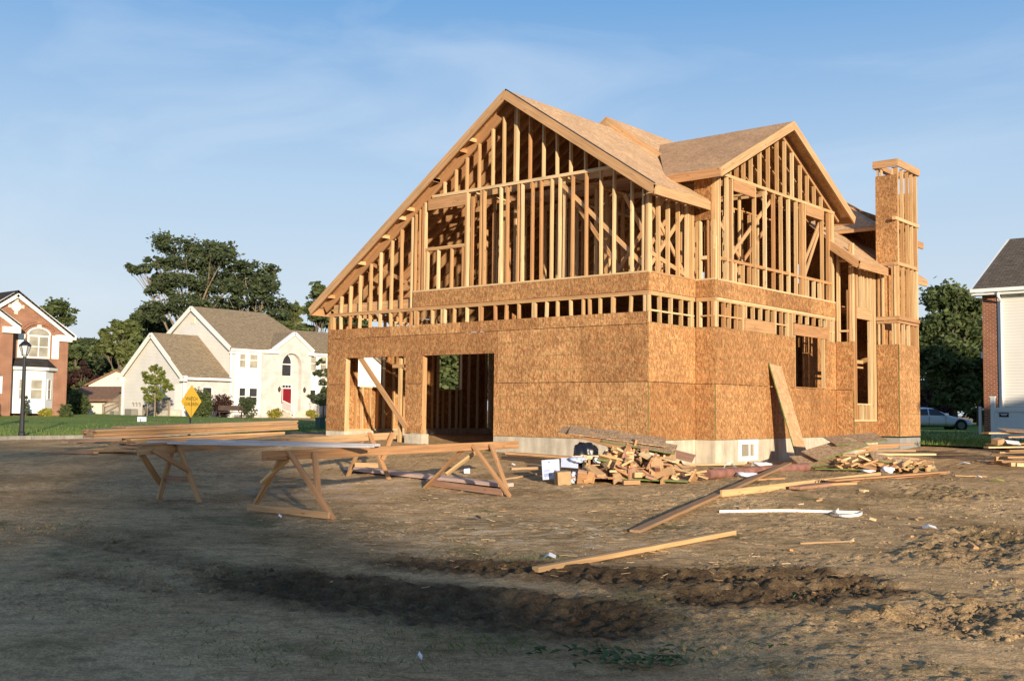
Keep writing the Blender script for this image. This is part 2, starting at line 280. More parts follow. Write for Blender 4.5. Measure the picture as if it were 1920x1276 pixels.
# ------------------------------------------------------------------ mesh builder
WL = {}
class MB:
    def __init__(s): s.v, s.f, s.l, s.t, s.mi = [], [], [], [], []; s.cur = 0
    def add(s, vs, fs, ls, tone=None):
        n = len(s.v); tone = random.random() if tone is None else tone
        s.v += [tuple(p) for p in vs]; s.l += [tuple(p) for p in ls]; s.t += [tone] * len(vs)
        s.f += [tuple(i + n for i in q) for q in fs]; s.mi += [s.cur] * len(fs); return s
    def bar(s, a, b, w, h, up=None, tone=None, taper=1):
        a = Vector(a); b = Vector(b); d = b - a; L = d.length; d = d / L
        up = Vector(up) if up is not None else (Vector((0, 0, 1)) if abs(d.z) < .9 else Vector((0, 1, 0)))
        sx = d.cross(up).normalized(); uy = sx.cross(d).normalized()
        vs, ls = [], []; o = Vector((random.uniform(0, 50), random.uniform(0, 50), random.uniform(0, 50)))
        for k, (e, t) in enumerate(((a, 0), (b, L))):
            q = 1 if k == 0 else taper
            for i, j in ((-1, -1), (1, -1), (1, 1), (-1, 1)):
                vs.append(e + sx * (i * w / 2 * q) + uy * (j * h / 2 * q)); ls.append(o + Vector((t, i * w / 2, j * h / 2)))
        return s.add(vs, [(0, 3, 2, 1), (4, 5, 6, 7), (0, 1, 5, 4), (1, 2, 6, 5), (2, 3, 7, 6), (3, 0, 4, 7)], ls, tone)
    def box(s, x0, y0, z0, x1, y1, z1, tone=None):
        D = [abs(x1 - x0), abs(y1 - y0), abs(z1 - z0)]; k = D.index(max(D)); c = ((x0 + x1) / 2, (y0 + y1) / 2, (z0 + z1) / 2)
        if k == 0: return s.bar((x0, c[1], c[2]), (x1, c[1], c[2]), D[1], D[2], (0, 0, 1), tone)
        if k == 1: return s.bar((c[0], y0, c[2]), (c[0], y1, c[2]), D[0], D[2], (0, 0, 1), tone)
        return s.bar((c[0], c[1], z0), (c[0], c[1], z1), D[0], D[1], (0, 1, 0), tone)
    def prism(s, o, eu, ev, pts, th, tone=None, off=(0, 0)):
        """polygon pts in (u,v), extruded by vector th"""
        o = Vector(o); eu = Vector(eu); ev = Vector(ev); th = Vector(th); n = len(pts)
        vs, ls = [], []
        for k in (0, 1):
            for u, v in pts: vs.append(o + eu * u + ev * v + th * k); ls.append((u + off[0], v + off[1], th.length * k))
        fl = list(range(n)); s_ = eu.cross(ev).dot(th)
        area = sum(pts[i][0] * pts[(i + 1) % n][1] - pts[(i + 1) % n][0] * pts[i][1] for i in range(n))
        fs = [tuple(fl[::-1]), tuple(i + n for i in fl)] + [(i, (i + 1) % n, (i + 1) % n + n, i + n) for i in fl]
        if area * s_ < 0: fs = [f[::-1] for f in fs]
        return s.add(vs, fs, ls, tone)
    def tube(s, pts, rad, n=8, tone=None, cap=True):
        pts = [Vector(p) for p in pts]; rad = [rad] * len(pts) if not isinstance(rad, (list, tuple)) else rad
        vs, ls, fs = [], [], []; acc = 0; prev = None
        for i, p in enumerate(pts):
            d = (pts[min(i + 1, len(pts) - 1)] - pts[max(i - 1, 0)]).normalized()
            if prev is None: ax = d.orthogonal().normalized()
            else: ax = (prev - d * prev.dot(d)).normalized()
            prev = ax; bx = d.cross(ax)
            if i: acc += (p - pts[i - 1]).length
            for k in range(n):
                a = 2 * math.pi * k / n; vs.append(p + (ax * math.cos(a) + bx * math.sin(a)) * rad[i]); ls.append((acc, math.cos(a) * rad[i], math.sin(a) * rad[i]))
        for i in range(len(pts) - 1):
            for k in range(n): fs.append((i * n + k, i * n + (k + 1) % n, (i + 1) * n + (k + 1) % n, (i + 1) * n + k))
        if cap: fs.append(tuple(range(n))[::-1]); fs.append(tuple((len(pts) - 1) * n + k for k in range(n)))
        return s.add(vs, fs, ls, tone)
    def lathe(s, c, prof, n=16, tone=None):
        c = Vector(c); return s.tube_rings([(c + Vector((0, 0, z)), r) for r, z in prof], n, tone)
    def tube_rings(s, rings, n=16, tone=None):
        vs, ls, fs = [], [], []
        for i, (p, r) in enumerate(rings):
            for k in range(n):
                a = 2 * math.pi * k / n; vs.append(p + Vector((math.cos(a) * r, math.sin(a) * r, 0))); ls.append((a * .1, p.z, r))
        for i in range(len(rings) - 1):
            for k in range(n): fs.append((i * n + k, i * n + (k + 1) % n, (i + 1) * n + (k + 1) % n, (i + 1) * n + k))
        fs.append(tuple(range(n))[::-1]); fs.append(tuple((len(rings) - 1) * n + k for k in range(n)))
        return s.add(vs, fs, ls, tone)
    def build(s, name, m, parent=None, origin=None, smooth=False, bevel=0):
        me = bpy.data.meshes.new(name)
        if parent is not None: o0 = WL[parent.name]
        elif origin is not None: o0 = Vector(origin)
        else:
            a = np.array(s.v); o0 = Vector(((a[:, 0].min() + a[:, 0].max()) / 2, (a[:, 1].min() + a[:, 1].max()) / 2, a[:, 2].min()))
        me.from_pydata([tuple(Vector(p) - o0) for p in s.v], [], s.f)
        at = me.attributes.new('loc', 'FLOAT_VECTOR', 'POINT'); at.data.foreach_set('vector', np.array(s.l, np.float32).ravel())
        at = me.attributes.new('tone', 'FLOAT', 'POINT'); at.data.foreach_set('value', np.array(s.t, np.float32))
        for q in (m if isinstance(m, (list, tuple)) else [m]): me.materials.append(q)
        if isinstance(m, (list, tuple)): me.polygons.foreach_set('material_index', s.mi)
        if smooth: me.polygons.foreach_set('use_smooth', [True] * len(me.polygons))
        me.update()
        ob = bpy.data.objects.new(name, me); COL.objects.link(ob)
        if parent is not None: ob.parent = parent
        else: ob.location = o0
        WL[ob.name] = o0
        if bevel:
            b = ob.modifiers.new('bevel', 'BEVEL'); b.width = bevel; b.segments = 1; b.limit_method = 'ANGLE'
        return ob
def tag(o, label, cat, group=None, kind=None):
    o['label'] = label; o['category'] = cat
    if group: o['group'] = group
    if kind: o['kind'] = kind
    return o
def thing(name, loc, label, cat, group=None):
    o = bpy.data.objects.new(name, None); COL.objects.link(o); o.location = loc; WL[o.name] = Vector(loc); o.empty_display_size = .2
    return tag(o, label, cat, group)
def struct(o): o['kind'] = 'structure'; return o
def text_mb(mb, txt, o, eu, ev, height, depth_vec, align='CENTER', bold=0.0):
    cu = bpy.data.curves.new('t', 'FONT'); cu.body = txt; cu.size = 1; cu.align_x = align; cu.resolution_u = 2; cu.offset = bold
    ob = bpy.data.objects.new('t', cu); COL.objects.link(ob)
    dg = bpy.context.evaluated_depsgraph_get(); me = bpy.data.meshes.new_from_object(ob.evaluated_get(dg))
    vs = [Vector(o) + Vector(eu) * v.co.x * height + Vector(ev) * v.co.y * height + Vector(depth_vec) for v in me.vertices]
    mb.add(vs, [tuple(p.vertices) for p in me.polygons], [(v.co.x, v.co.y, 0) for v in me.vertices], .5)
    bpy.data.objects.remove(ob); bpy.data.curves.remove(cu); bpy.data.meshes.remove(me)
def rects_minus(u0, v0, u1, v1, holes):
    us = sorted({u0, u1} | {min(max(h[i], u0), u1) for h in holes for i in (0, 2)}); vs = sorted({v0, v1} | {min(max(h[i], v0), v1) for h in holes for i in (1, 3)})
    out = []
    for a, b in zip(us, us[1:]):
        run = None
        for c, d in zip(vs, vs[1:]):
            m = ((a + b) / 2, (c + d) / 2)
            if any(h[0] < m[0] < h[2] and h[1] < m[1] < h[3] for h in holes):
                if run: out.append((a, run[0], b, run[1])); run = None
            else: run = (run[0], d) if run else (c, d)
        if run: out.append((a, run[0], b, run[1]))
    return out
def wall(mb, o, eu, ev, th, rect, holes=(), tone=.5):
    for r in rects_minus(*rect, holes): mb.prism(o, eu, ev, [(r[0], r[1]), (r[2], r[1]), (r[2], r[3]), (r[0], r[3])], th, tone)
X, Y, Z = Vector((1, 0, 0)), Vector((0, 1, 0)), Vector((0, 0, 1))

# ------------------------------------------------------------------ ground
def vnoise(x, y, seed=0):
    xi = np.floor(x).astype(np.int64); yi = np.floor(y).astype(np.int64); fx = x - xi; fy = y - yi
    fx = fx * fx * (3 - 2 * fx); fy = fy * fy * (3 - 2 * fy)
    def h(a, b):
        n = (a * 374761393 + b * 668265263 + seed * 974711) & 0xffffffff; n = ((n ^ (n >> 13)) * 1274126177) & 0xffffffff
        return ((n ^ (n >> 16)) & 0xffff) / 65535.0
    return (h(xi, yi) * (1 - fx) + h(xi + 1, yi) * fx) * (1 - fy) + (h(xi, yi + 1) * (1 - fx) + h(xi + 1, yi + 1) * fx) * fy
def fbm(x, y, f, oct=4, seed=0, g=.5):
    s = 0; a = 1; t = 0
    for i in range(oct): s = s + a * vnoise(x * f + 17.3 * i, y * f - 9.1 * i, seed + i); t += a; a *= g; f *= 2.03
    return s / t
def pline(pxs): return np.array([[G(*p).x, G(*p).y] for p in pxs])
def dist_poly(x, y, P):
    best = np.full(x.shape, 1e9); par = np.zeros(x.shape); acc = 0
    for a, b in zip(P[:-1], P[1:]):
        d = b - a; L = np.hypot(*d); t = np.clip(((x - a[0]) * d[0] + (y - a[1]) * d[1]) / L ** 2, 0, 1)
        q = np.hypot(x - a[0] - t * d[0], y - a[1] - t * d[1]); m = q < best; best[m] = q[m]; par[m] = (acc + t * L)[m]; acc += L
    return best, par
RUTS = [  # polyline of the photo's wheel tracks laid on the ground, half width, depth, berm, lumpiness, wetness
    ([(380, 1052), (520, 1084), (680, 1112), (860, 1136), (1040, 1150), (1170, 1172), (1330, 1190)], .36, .075, .03, 1.15, 1.0),
    ([(590, 1036), (760, 1054), (960, 1070), (1150, 1084), (1350, 1084), (1540, 1084), (1730, 1076)], .26, .05, .028, 1.1, .9),
    ([(1180, 1130), (1380, 1122), (1560, 1112), (1700, 1092)], .24, .04, .025, 1.1, .85),
    ([(40, 985), (200, 1020), (390, 1062), (520, 1100)], .22, .025, .02, .3, .3),
    ([(60, 1060), (230, 1090), (420, 1120)], .2, .02, .015, .3, .3),
    ([(1920, 1130), (1800, 1160), (1700, 1190)], .3, .02, .05, 1.5, .35),
    ([(1930, 985), (1830, 1020), (1790, 1075)], .34, .015, .035, 1.5, .3),
    ([(1700, 905), (1790, 930), (1890, 925)], .35, .0, .045, 1.2, .25),
]
RUTP = [(pline(p), *r) for p, *r in RUTS]
LAWN_A, LAWN_B = dep(-160, 828.5, 38.6), dep(640, 811, 49)
def axis_lines(lo, hi, step, far_lo, far_hi):
    c = list(np.arange(lo, hi, step)); a = []; s = step; v = lo
    while v > far_lo and far_lo < lo - .5: s *= 1.13; v -= s; a.append(v)
    b = []; s = step; v = c[-1]
    while v < far_hi and far_hi > hi + .5: s *= 1.13; v += s; b.append(v)
    return np.array(a[::-1] + c + b)
# the dense part of the grid is laid in building axes over the yard in front of the house
gx = np.concatenate([axis_lines(-6.5, 3.0, .06, -700, 2.9), np.arange(3.02, 13.2, .03), axis_lines(13.25, 14, .06, 13.2, 600)]); gy = np.concatenate([axis_lines(-18.2, -9.5, .03, -400, -9.6), axis_lines(-9.5, 3.0, .06, -9.5, 1100)])
XX, YY = np.meshgrid(gx, gy); zz = ground_z(XX, YY)
near = smooth((60 - np.hypot(XX - CAM[0], YY - CAM[1])) / 25)
zz = zz + near * ((fbm(XX, YY, .45, 3, 5) - .5) * .09 + (fbm(XX, YY, 2.3, 4, 9) - .5) * .035 + (fbm(XX, YY, 9, 2, 3) - .5) * .018 + np.maximum(fbm(XX, YY, 21, 2, 13) - .56, 0) * .09 * smooth((fbm(XX, YY, .8, 3, 15) - .38) / .2))
mud = np.zeros(XX.shape); lump = np.zeros(XX.shape)
box_ = (XX > -8) & (XX < 15) & (YY > -19) & (YY < 4)
xs, ys = XX[box_], YY[box_]; zb_ = np.zeros(xs.shape); mb_ = np.zeros(xs.shape); lb_ = np.zeros(xs.shape)
wob = (fbm(xs, ys, 1.6, 3, 21) - .5) * .5; n_a = fbm(xs, ys, 4.5, 3, 31); n_b = np.abs(fbm(xs, ys, 7.5, 3, 41) - .5) * 2
for P, hw, dp, bm, lu, wet in RUTP:
    d, par = dist_poly(xs, ys, P); d = d + wob * .5; L = par.max(); e = smooth(par / (.25 * L + .01)) * smooth((L - par) / (.18 * L + .01))
    inn = np.exp(-(d / hw) ** 4); ber = np.exp(-((d - hw * 1.45) / (hw * .55)) ** 2)
    lug = .5 + .5 * np.sin(par * 2 * math.pi / .17 + d * 4)
    zb_ += e * (-dp * inn + bm * ber * (.1 + 1.2 * n_a) + lu * (inn + ber) * ((n_b - .35) * .045 + (fbm(xs, ys, 13, 3, 55, .6) - .5) * .07) + lu * inn * (lug > .5) * .028 * smooth((n_a - .38) / .12))
    mb_ = np.maximum(mb_, wet * e * np.clip(1.25 * np.exp(-(d / (hw * 2.1)) ** 2) - .15 + .35 * (n_a - .5), 0, 1)); lb_ = np.maximum(lb_, e * np.clip(ber + inn, 0, 1) * lu)
zz[box_] += zb_; mud[box_] = mb_
# clods flung near the wheel tracks on the right
v = np.stack([XX.ravel(), YY.ravel(), zz.ravel()], 1); ny, nx = XX.shape
ii = np.arange(nx * ny).reshape(ny, nx)
q = np.stack([ii[:-1, :-1].ravel(), ii[:-1, 1:].ravel(), ii[1:, 1:].ravel(), ii[1:, :-1].ravel()], 1)
def grid_mesh(name, v, q, m, smooth_=True, extra=None):
    me = bpy.data.meshes.new(name); me.vertices.add(len(v)); me.vertices.foreach_set('co', v.astype(np.float32).ravel())
    k = q.shape[1]; me.loops.add(q.size); me.loops.foreach_set('vertex_index', q.astype(np.int32).ravel())
    me.polygons.add(len(q)); me.polygons.foreach_set('loop_start', np.arange(0, q.size, k, dtype=np.int32))
    me.polygons.foreach_set('loop_total', np.full(len(q), k, np.int32))
    if smooth_: me.polygons.foreach_set('use_smooth', np.ones(len(q), bool))
    for nm, a in (extra or {}).items():
        at = me.attributes.new(nm, 'FLOAT', 'POINT'); at.data.foreach_set('value', a.astype(np.float32).ravel())
    me.materials.append(m); me.update(calc_edges=True); o = bpy.data.objects.new(name, me); COL.objects.link(o); WL[o.name] = Vector((0, 0, 0)); return o
def dirt_mat():
    m, ns, ls, b = mat('bare_dirt', .95, .15); g = ns.new('ShaderNodeNewGeometry'); P = g.outputs['Position']; a = attr(ns, 'mud')
    n1 = nd(ns, 'ShaderNodeTexNoise', Scale=.55, Detail=8.0, Roughness=.62, Distortion=.4); ls.new(P, n1.inputs['Vector'])
    n2 = nd(ns, 'ShaderNodeTexNoise', Scale=6.5, Detail=8.0, Roughness=.7); ls.new(P, n2.inputs['Vector'])
    n3 = nd(ns, 'ShaderNodeTexNoise', Scale=38.0, Detail=4.0, Roughness=.7); ls.new(P, n3.inputs['Vector'])
    c1 = ramp(ns, ls, n1.outputs[0], [(.32, (.33, .215, .102)), (.5, (.53, .35, .178)), (.68, (.69, .465, .245))])
    c2 = ramp(ns, ls, n2.outputs[0], [(.28, .55), (.5, 1.0), (.72, 1.22)])
    c3 = ramp(ns, ls, n3.outputs[0], [(.3, .50), (.62, 1.22)])
    c = mix(ns, ls, c1.outputs[0], c2.outputs[0], .9, 'MULTIPLY'); c = mix(ns, ls, c.outputs[0], c3.outputs[0], .8, 'MULTIPLY')
    n7 = nd(ns, 'ShaderNodeTexNoise', Scale=1.0, Detail=7.0, Roughness=.72, Distortion=.3); ls.new(mapped(ns, ls, mapped(ns, ls, P, (1, 1, 1), (0, 0, R(-38))).outputs[0], (2.4, 7, 1)).outputs[0], n7.inputs['Vector'])
    c7 = ramp(ns, ls, n7.outputs[0], [(.36, .52), (.5, 1.0), (.7, 1.14)]); c = mix(ns, ls, c.outputs[0], c7.outputs[0], .6, 'MULTIPLY')
    n8 = nd(ns, 'ShaderNodeTexNoise', Scale=95.0, Detail=3.0, Roughness=.7); ls.new(P, n8.inputs['Vector'])
    c8 = ramp(ns, ls, n8.outputs[0], [(.34, .55), (.5, 1.0), (.68, 1.25)]); c = mix(ns, ls, c.outputs[0], c8.outputs[0], .8, 'MULTIPLY')
    v8 = nd(ns, 'ShaderNodeTexVoronoi', Scale=11.0); ls.new(P, v8.inputs['Vector']); k8 = ramp(ns, ls, v8.outputs['Distance'], [(.06, .5), (.14, 1.0)]); c = mix(ns, ls, c.outputs[0], k8.outputs[0], .55, 'MULTIPLY')
    # pale sawdust and dry crust, streaked
    n4 = nd(ns, 'ShaderNodeTexNoise', Scale=1.0, Detail=9.0, Roughness=.68, Distortion=1.2); ls.new(mapped(ns, ls, P, (.7, 1.5, 1), (0, 0, R(-40))).outputs[0], n4.inputs['Vector'])
    sr = ramp(ns, ls, n4.outputs[0], [(.57, 0.0), (.75, .5)]); c = mix(ns, ls, c.outputs[0], (.60, .46, .28), sr.outputs[0])
    # fresh sawdust where the saw horses stand
    vm = nd(ns, 'ShaderNodeVectorMath', operation='DISTANCE'); ls.new(P, vm.inputs[0]); vm.inputs[1].default_value = SAWC
    sd_ = ramp(ns, ls, vm.outputs['Value'], [(.0, 1.0), (1.0, .0)]); sd_.color_ramp.elements[1].position = 1
    dv = nd(ns, 'ShaderNodeMath', operation='DIVIDE'); ls.new(vm.outputs['Value'], dv.inputs[0]); dv.inputs[1].default_value = 4.2; ls.new(dv.outputs[0], sd_.inputs[0])
    n5 = nd(ns, 'ShaderNodeTexNoise', Scale=1.7, Detail=8.0, Roughness=.65, Distortion=.7); ls.new(P, n5.inputs['Vector'])
    s5 = ramp(ns, ls, n5.outputs[0], [(.50, 0.), (.66, .8)]); mm = nd(ns, 'ShaderNodeMath', operation='MULTIPLY'); ls.new(sd_.outputs[0], mm.inputs[0]); ls.new(s5.outputs[0], mm.inputs[1])
    c = mix(ns, ls, c.outputs[0], (.60, .44, .33), mm.outputs[0])
    vm2 = nd(ns, 'ShaderNodeVectorMath', operation='DISTANCE'); ls.new(P, vm2.inputs[0]); vm2.inputs[1].default_value = SAWC2
    s2 = ramp(ns, ls, vm2.outputs['Value'], [(.3, 1.0), (1.0, .0)]); d2_ = nd(ns, 'ShaderNodeMath', operation='DIVIDE'); ls.new(vm2.outputs['Value'], d2_.inputs[0]); d2_.inputs[1].default_value = 2.6; ls.new(d2_.outputs[0], s2.inputs[0])
    s6 = ramp(ns, ls, n7.outputs[0], [(.50, 0.), (.60, .85)]); m6 = nd(ns, 'ShaderNodeMath', operation='MULTIPLY'); ls.new(s2.outputs[0], m6.inputs[0]); ls.new(s6.outputs[0], m6.inputs[1])
    c = mix(ns, ls, c.outputs[0], (.62, .50, .34), m6.outputs[0])
    # green film of weeds starting
    n6 = nd(ns, 'ShaderNodeTexNoise', Scale=.9, Detail=9.0, Roughness=.75); ls.new(mapped(ns, ls, P, (1, 1, 1), (0, 0, 0), (31, 7, 0)).outputs[0], n6.inputs['Vector'])
    gr = ramp(ns, ls, n6.outputs[0], [(.555, 0.), (.66, .62)]); c = mix(ns, ls, c.outputs[0], (.11, .115, .04), gr.outputs[0])
    mm2 = nd(ns, 'ShaderNodeMath', operation='MULTIPLY'); mu = ramp(ns, ls, a.outputs['Fac'], [(.12, 0.0), (.62, 1.0)]); ls.new(mu.outputs[0], mm2.inputs[0]); mr = ramp(ns, ls, n2.outputs[0], [(.35, 1.0), (.75, .62)]); ls.new(mr.outputs[0], mm2.inputs[1])
    c = mix(ns, ls, c.outputs[0], (.085, .053, .030), mm2.outputs[0])
    ls.new(c.outputs[0], b.inputs['Base Color'])
    b.inputs['Roughness'].default_value = .97; b.inputs['Specular IOR Level'].default_value = .06
    ad = nd(ns, 'ShaderNodeMath', operation='MULTIPLY_ADD'); ls.new(n3.outputs[0], ad.inputs[0]); ad.inputs[1].default_value = .6; ls.new(n2.outputs[0], ad.inputs[2])
    bump(ns, ls, ad.outputs[0], b, .9, .055); return m
SAWC = G(690, 925); SAWC2 = G(1000, 1000)
struct(grid_mesh('ground', v, q, dirt_mat(), True, {'mud': mud}))
# lawns: sheets just above the soil, one beyond the kerb on the left, one between the houses on the right
def grass_mat():
    m, ns, ls, b = mat('mown_grass', .9, .1); g = ns.new('ShaderNodeNewGeometry'); P = g.outputs['Position']
    n1 = nd(ns, 'ShaderNodeTexNoise', Scale=.25, Detail=6.0, Roughness=.6); ls.new(P, n1.inputs['Vector'])
    n2 = nd(ns, 'ShaderNodeTexNoise', Scale=9.0, Detail=6.0, Roughness=.75); ls.new(P, n2.inputs['Vector'])
    c1 = ramp(ns, ls, n1.outputs[0], [(.3, (.14, .21, .042)), (.55, (.20, .265, .058)), (.72, (.30, .30, .09))])
    c2 = ramp(ns, ls, n2.outputs[0], [(.3, .55), (.7, 1.3)]); c = mix(ns, ls, c1.outputs[0], c2.outputs[0], 1, 'MULTIPLY')
    ls.new(c.outputs[0], b.inputs['Base Color']); bump(ns, ls, n2.outputs[0], b, .8, .05); return m
M_GRASS = grass_mat()
def sheet(name, o, eu, ev, us, vs, m, lift, edge=0):
    uu, vv = np.meshgrid(us, vs); x = o[0] + eu[0] * uu + ev[0] * vv; y = o[1] + eu[1] * uu + ev[1] * vv
    if edge:
        w = (fbm(x, y, .8, 4, 77) - .5) * edge * np.exp(-vv / 1.5); x = x + ev[0] * w; y = y + ev[1] * w
    z = ground_z(x, y) + lift + smooth(vv / .5) * .05 * (fbm(x, y, 3, 3, 61))
    n, k = uu.shape; ii = np.arange(n * k).reshape(n, k)
    q = np.stack([ii[:-1, :-1].ravel(), ii[:-1, 1:].ravel(), ii[1:, 1:].ravel(), ii[1:, :-1].ravel()], 1)
    if eu[0] * ev[1] - eu[1] * ev[0] < 0: q = q[:, ::-1]
    return struct(grid_mesh(name, np.stack([x.ravel(), y.ravel(), z.ravel()], 1), q, m))
ld = (LAWN_B - LAWN_A); ld.z = 0; LL = ld.length; ld.normalize(); lp = Vector((-ld.y, ld.x, 0))
if lp.dot(FH) < 0: lp = -lp
sheet('lawn', LAWN_A - ld * 60, ld, lp, np.linspace(0, LL + 68, 110), np.concatenate([np.linspace(.18, 6, 30), np.linspace(6.5, 120, 60)]), M_GRASS, .07)
RL = G(1716, 837); RL2 = G(1905, 845); rd = RL2 - RL; rd.z = 0; rd.normalize(); rp_ = Vector((-rd.y, rd.x, 0))
if rp_.dot(FH) < 0: rp_ = -rp_
sheet('side_lawn', RL - rd * 3, rd, rp_, np.linspace(0, 60, 120), np.concatenate([np.linspace(0, 5, 30), np.linspace(5.5, 90, 60)]), M_GRASS, .06, 1.2)
kb = MB(); kp = LAWN_A - ld * 60
nk = 44
for i in range(nk):
    a = kp + ld * (i * (LL + 68) / nk); b_ = kp + ld * ((i + 1) * (LL + 68) / nk - .012)
    a.z = gz(a.x, a.y) + .03; b_.z = gz(b_.x, b_.y) + .03; kb.bar(a, b_, .30, .22, Z)
struct(kb.build('kerb', concrete_mat('kerb_concrete', (.27, .25, .215))))

# blades: shaggy grass stems along the lawn edges, and tufts in the yard (uncountable)
def blades(name, pts, hmin, hmax, wid, m, lean=.5):
    n = len(pts); P = np.array(pts); ang = NR.rand(n) * 6.283; h = hmin + (hmax - hmin) * NR.rand(n) ** 1.5; w = wid * (.6 + .8 * NR.rand(n))
    dx, dy = np.cos(ang), np.sin(ang); la = NR.rand(n) * 6.283; ll = h * lean * NR.rand(n)
    v = np.zeros((n, 4, 3)); v[:, 0] = P - np.stack([dx * w, dy * w, 0 * w], 1) / 2; v[:, 1] = P + np.stack([dx * w, dy * w, 0 * w], 1) / 2
    mid = P + np.stack([np.cos(la) * ll * .4, np.sin(la) * ll * .4, h * .6], 1); tip = P + np.stack([np.cos(la) * ll, np.sin(la) * ll, h], 1)
    v[:, 2] = mid + np.stack([dx * w, dy * w, 0 * w], 1) * .35; v[:, 3] = tip
    i = np.arange(n)[:, None] * 4; q = np.concatenate([i + [0, 1, 2], i + [0, 2, 3]], 1).reshape(-1, 3)
    o = grid_mesh(name, v.reshape(-1, 3), q, m, False, {'tone': np.repeat(NR.rand(n), 4)}); o['kind'] = 'stuff'; return o
def leaf_mat(name, c0, c1, c2, trans=.25):
    m, ns, ls, b = mat(name, .7, .25); t = attr(ns, 'tone'); rp = ramp(ns, ls, t.outputs['Fac'], [(0, c0), (.5, c1), (1, c2)]); ls.new(rp.outputs[0], b.inputs['Base Color'])
    tr = ns.new('ShaderNodeBsdfTranslucent'); ls.new(rp.outputs[0], tr.inputs['Color']); ms = ns.new('ShaderNodeMixShader'); ms.inputs[0].default_value = trans
    out = ns['Material Output']; ls.new(b.outputs[0], ms.inputs[1]); ls.new(tr.outputs[0], ms.inputs[2]); ls.new(ms.outputs[0], out.inputs['Surface']); return m
M_BLADE = leaf_mat('grass_blade', (.08, .14, .03), (.12, .185, .04), (.21, .22, .07)); M_WEED = leaf_mat('weed_leaf', (.045, .085, .03), (.07, .12, .04), (.10, .14, .05))
pts = []
for i in range(26000):
    u = random.uniform(48, LL + 67); v_ = .25 + random.expovariate(.22)
    p = LAWN_A - ld * 60 + ld * u + lp * v_; pts.append((p.x, p.y, gz(p.x, p.y) + .08))
for i in range(17000):
    u = random.uniform(0, 14); v_ = random.expovariate(.16); p = RL - rd * 3 + rd * u + rp_ * (v_ - .25); pts.append((p.x, p.y, gz(p.x, p.y) + .07))
tag(blades('grass', pts, .05, .16, .022, M_BLADE), 'mown green grass of the lawns beyond the yard', 'grass', kind='stuff')
TUFTS = [(133, 985, .35, 60), (205, 1146, .5, 200), (378, 1176, .3, 110), (410, 1222, .7, 260), (470, 1215, .3, 120), (1010, 1048, .42, 420), (780, 1203, .6, 180), (875, 1212, .45, 120), (930, 1196, .3, 80),
         (1443, 1154, .1, 60), (1085, 1060, .2, 90), (60, 1190, .6, 120), (120, 1232, .5, 110), (250, 1250, .7, 160), (520, 1240, .5, 110), (640, 1180, .4, 60), (1330, 1230, .5, 90), (1500, 1250, .5, 60), (20, 1150, .4, 90), (320, 1195, .5, 70), (560, 1255, .6, 120)]
pts = []
for px, py, rad, n in TUFTS:
    c = G(px, py)
    for _ in range(n):
        a = random.gauss(0, rad * .5) * RH + random.gauss(0, rad * .55) * FH; x, y = c.x + a.x, c.y + a.y; pts.append((x, y, gz(x, y) - .02))
for _ in range(1500):
    px, py = random.uniform(-50, 1970), random.triangular(1040, 1290, 1270); c = G(px, py)
    if fbm(np.array([c.x]), np.array([c.y]), .7, 3, 88)[0] > .53: pts.append((c.x, c.y, gz(c.x, c.y) - .01))
tag(blades('weeds', pts, .018, .055, .005, M_BLADE, 1.2), 'sparse green tufts of grass sprouting in the bare dirt', 'weeds', kind='stuff')
wb = MB()
for px, py, rad, n in [(1018, 1226, .16, 9), (1090, 1231, .25, 16), (1195, 1243, .32, 42), (1150, 1248, .2, 18), (1235, 1238, .15, 12), (1130, 1222, .2, 8), (1440, 1215, .15, 5), (1285, 1222, .15, 6)]:
    c = G(px, py)
    for _ in range(n):
        a = random.gauss(0, rad * .55) * RH + random.gauss(0, rad * .4) * FH; p = Vector((c.x + a.x, c.y + a.y, 0)); p.z = gz(p.x, p.y) + .015
        an = random.random() * 6.28; d = Vector((math.cos(an), math.sin(an), random.uniform(.1, .6))).normalized(); s = d.cross(Z).normalized(); L = random.uniform(.05, .12); w = L * .22
        wb.add([p, p + d * L * .45 + s * w + Z * .006, p + d * L * .95 - Z * .012, p + d * L * .45 - s * w + Z * .006], [(0, 1, 2, 3)], [(0, 0, 0)] * 4)
tag(wb.build('leafy_weeds', M_WEED), 'low broad leaved weeds lying on the dirt', 'weeds', kind='stuff')

cl = MB(); ico = [(0, 0, 1), (.94, 0, .33), (-.47, .82, .33), (-.47, -.82, .33), (0, 0, -.6), (.5, .5, -.3), (-.6, .1, -.4)]
clv, clf = [], []
def clods(n, fn, smin, smax):
    for _ in range(n):
        x, y = fn(); s_ = smin + (smax - smin) * random.random() ** 3; z = gz(x, y) - s_ * .15; a = random.random() * 6.28; ca, sa = math.cos(a), math.sin(a); k = len(clv)
        for q in ((0, 0, .8), (1, 0, .25), (.1, .9, .3), (-.9, .2, .2), (-.2, -.9, .35), (.9, .7, -.4), (-.8, .8, -.4), (-.8, -.8, -.4), (.8, -.8, -.4)):
            j = [c * random.uniform(.7, 1.3) for c in q]; clv.append((x + s_ * (j[0] * ca - j[1] * sa), y + s_ * (j[0] * sa + j[1] * ca), z + s_ * j[2]))
        clf.extend([tuple(k + t for t in f) for f in ((0, 1, 2), (0, 2, 3), (0, 3, 4), (0, 4, 1), (1, 5, 2), (2, 6, 3), (3, 7, 4), (4, 8, 1), (2, 5, 6), (3, 6, 7), (4, 7, 8), (1, 8, 5))])
def near_rut():
    P, hw = random.choice(RUTP)[:2]; i = random.randrange(len(P) - 1); q = P[i] + (P[i + 1] - P[i]) * random.random(); return q[0] + random.gauss(0, hw * 1.3), q[1] + random.gauss(0, hw * 1.3)
def anywhere(): c = G(random.uniform(-60, 1980), random.triangular(870, 1285, 1000)); return c.x, c.y
